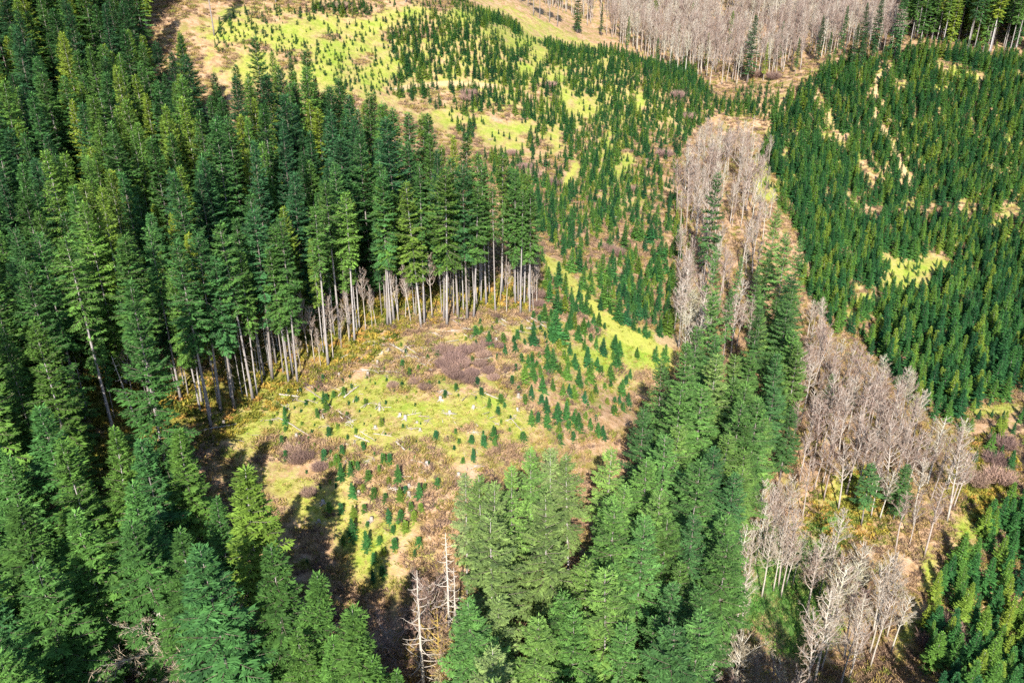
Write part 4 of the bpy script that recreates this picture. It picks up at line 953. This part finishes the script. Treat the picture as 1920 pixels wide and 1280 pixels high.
SHR = [(835,665,1.4),(850,680,1.6),(865,690,1.4),(845,700,1.3),(870,665,1.2),(830,690,1.2),(895,660,1.2),(905,672,1.1),(900,690,1),(915,700,1),(885,705,1.1),(798,733,.9),(780,720,.8),(737,727,.8),(855,712,1.2),(880,718,1.1),(925,715,.9),(912,650,.9),(935,655,.8),(1030,165,2),(880,182,2.2),(875,190,2),(960,292,1.6),(985,320,2),(1000,335,2.2),(1040,350,2),(1155,480,1.8),(1140,470,1.6),
 (1270,185,2.4),(1245,295,2.2),(1290,225,2.2),(1010,390,1.8),(1185,360,1.6),(640,18,2),(1450,150,2.6),(1420,145,2.4),(1880,840,2.4),(1865,870,2.2),(1870,905,2.6),(1830,910,2.2),(1770,1180,2.4),(1800,1210,2.4),(1750,1220,2.2),(1650,770,2),(1005,560,1.6),(1008,575,1.2),(560,870,1.2),(575,860,1.1),(550,850,1.1),(600,885,1.0),(580,930,1.0)]
for i, (u, v, s) in enumerate(SHR):
    p = drop(u, v)
    if not p: continue
    o = bpy.data.objects.new("bare_shrub", SH[i % 3]); col.objects.link(o); o.location = p; o.scale = (s, s, s); o.rotation_euler = (0, 0, i * 2.1); tv = float(rng.uniform(0, .7)); o.color = (tv, 0, 0, 1)
    o["label"] = uniq("leafless purplish brown shrub thicket" if tv < .4 else "leafless pinkish tan shrub thicket", u, v, "foot"); o["category"] = "shrub"; o["group"] = "leafless shrubs"

# ------------------------------------------------------------------ ground cover stuff
def clump(seed, n_, R, Hh, wd, m, flat=.6, name="clump"):
    r = np.random.default_rng(seed); b = MB()
    a = r.uniform(0, 6.28, n_); rr = R * np.sqrt(r.random(n_)); p = np.c_[np.cos(a) * rr, np.sin(a) * rr, r.uniform(-.05, Hh * .4, n_)]
    a2 = r.uniform(0, 6.28, n_); ax = unit(np.c_[np.cos(a2) * flat, np.sin(a2) * flat, r.uniform(.15, 1, n_)])
    b.blades(p, ax, Hh * r.uniform(.5, 1.2, n_), wd * r.uniform(.6, 1.3, n_), r.uniform(0, 3.1, n_), r.random(n_), mid=.45)
    return b.mesh(name, m)
def cover_stuff(name, d, seed, maskfn, meshes, srange, label, cat, yr=(60, 420), ngrow=1.0, tcol=(0, 1)):
    x, y = poisson(-130, 240, yr[0], yr[1], d, seed)
    z = hgt(x, y); u, v, dd = project(x, y, z)
    ok = (u > -60) & (u < 1980) & (v > -40) & (v < 1340)
    x, y, z, u, v, dd = (q[ok] for q in (x, y, z, u, v, dd))
    ok = maskfn(x, y, z, u, v, dd); x, y, z = x[ok], y[ok], z[ok]
    print("STUFF", name, len(x))
    ob = instancer(name, np.c_[x, y, z - .05], rng.uniform(0, 6.28, len(x)), rng.uniform(*srange, len(x)), rng.integers(0, len(meshes), len(x)), [[m] for m in meshes], tcol, label, cat)
    return ob
# one clump of each kind stands as an object and lends its mesh to the mass
def seed_clumps(name, meshes, spots, tv, label, cat, s=1.):
    out = []
    for m, (u, v) in zip(meshes, spots):
        p = drop(u, v); o = bpy.data.objects.new(name, m); col.objects.link(o); o.location = p; o.scale = (s, s, s); o.color = (tv, 0, 0, 1)
        o["label"] = uniq(label, u, v, "foot"); o["category"] = cat; o["group"] = cat + " clumps"; out.append(o)
    return out
TF = seed_clumps("grass_tuft", [clump(800 + i, 26, .42, .38, .09, M_TUFT) for i in range(3)], [(770,800),(820,770),(700,790)], .3, "bright yellow-green grass tuft", "grass tuft")
BRC = seed_clumps("bracken_clump", [clump(810 + i, 60, .75, .75, .10, M_BRUSH) for i in range(3)], [(860,720),(740,890),(960,730)], .35, "brown dead bracken clump", "bracken")
FN = seed_clumps("moss_fern_clump", [clump(820 + i, 50, .7, .65, .20, M_FERN) for i in range(3)], [(330,770),(370,745),(500,700)], .4, "golden green fern clump", "fern")
def m_grass(x, y, z, u, v, dd):
    g, me_, mo, so, rd = cover(x, y, z); return (g > .38) & (so < .2) & (rng.random(len(x)) < .8 - .6 * rd) & (dd < 230)
def m_brush(x, y, z, u, v, dd):
    g, me_, mo, so, rd = cover(x, y, z); nz = fbm(x / 6, y / 6 + 50, 3)
    return (g < .55) & (me_ < .3) & (so < .2) & (mo < .5) & (rd < .1) & (nz > .30 + .25 * np.clip(g, 0, .6)) & (rng.random(len(x)) < np.clip(1.3 - dd / 420, .25, 1))
def m_fern(x, y, z, u, v, dd):
    g, me_, mo, so, rd = cover(x, y, z); return (mo > .2) & (rng.random(len(x)) < .85)
cover_stuff("grass_tufts", 1.15, 90, m_grass, TF, (.7, 1.6), "short yellow-green grass tufts over the clearing", "grass", yr=(85, 240))
cover_stuff("bracken_brush", 1.2, 91, m_brush, BRC, (.6, 1.5), "dead brown bracken and bramble over the slopes", "brush")
cover_stuff("moss_fern_undergrowth", 1.15, 92, m_fern, FN, (.6, 1.5), "golden green ferns and moss under the stand's edge", "undergrowth", yr=(60, 230))
def sticks(seed, n_):
    r = np.random.default_rng(seed); b = MB()
    for i in range(n_):
        a = r.uniform(0, 3.14) if r.random() < .5 else r.normal(2.5, .3); L = r.uniform(.8, 3.2); c = np.r_[r.normal(0, 1.1, 2), .12]; d = np.array([math.cos(a), math.sin(a), r.normal(0, .08)])
        b.tube([c - d * L / 2, c + np.r_[r.normal(0, .05, 2), 0], c + d * L / 2], [r.uniform(.05, .1), .06, .03], 4)
    return b.mesh("slash", M_LOG)
MD = seed_clumps("meadow_tuft", [clump(850 + i, 34, .6, .45, .10, M_MEADOW) for i in range(3)], [(1440,1070),(1470,1100),(1425,1110)], .3, "lush green grass tuft on the valley floor", "grass tuft")
def m_mead(x, y, z, u, v, dd):
    g, me_, mo, so, rd = cover(x, y, z); return (me_ > .35) & (rng.random(len(x)) < .9)
cover_stuff("meadow_grass", .8, 94, m_mead, MD, (.7, 1.6), "lush green grass on the valley floor", "grass", yr=(90, 170))
SL = seed_clumps("slash_pile", [sticks(840 + i, (9, 6, 4)[i]) for i in range(3)], [(700,760),(830,735),(640,720)], .6, "scatter of grey broken branches", "slash")
def m_slash(x, y, z, u, v, dd):
    a = inside([(430,800),(620,700),(680,640),(1020,590),(1020,640),(960,720),(980,820),(880,880),(860,980),(700,900),(520,850)], u, v)
    e = inside([(430,800),(620,690),(680,640),(1020,580),(1030,620),(840,640),(700,690),(560,760),(440,810)], u, v)
    return (a & (rng.random(len(x)) < .26)) | (e & (rng.random(len(x)) < .6)) | ((u < 1320) & (v < 520) & (v > 150) & (rng.random(len(x)) < .02))
cover_stuff("slash_debris", 3.0, 93, m_slash, SL, (.6, 1.2), "grey broken branches and slash strewn over the clearing", "slash", yr=(80, 330))
print("SHADE", sum(1 for r in records if r["kind"] == "layered_conifer" and project(r["x"], r["y"], r["z"] + r["H"])[1] > 1285))
print("DONE", len(bpy.data.objects), "tris", sum(len(m.polygons) * (2 if m.name == "ground" else 1) for m in bpy.data.meshes))
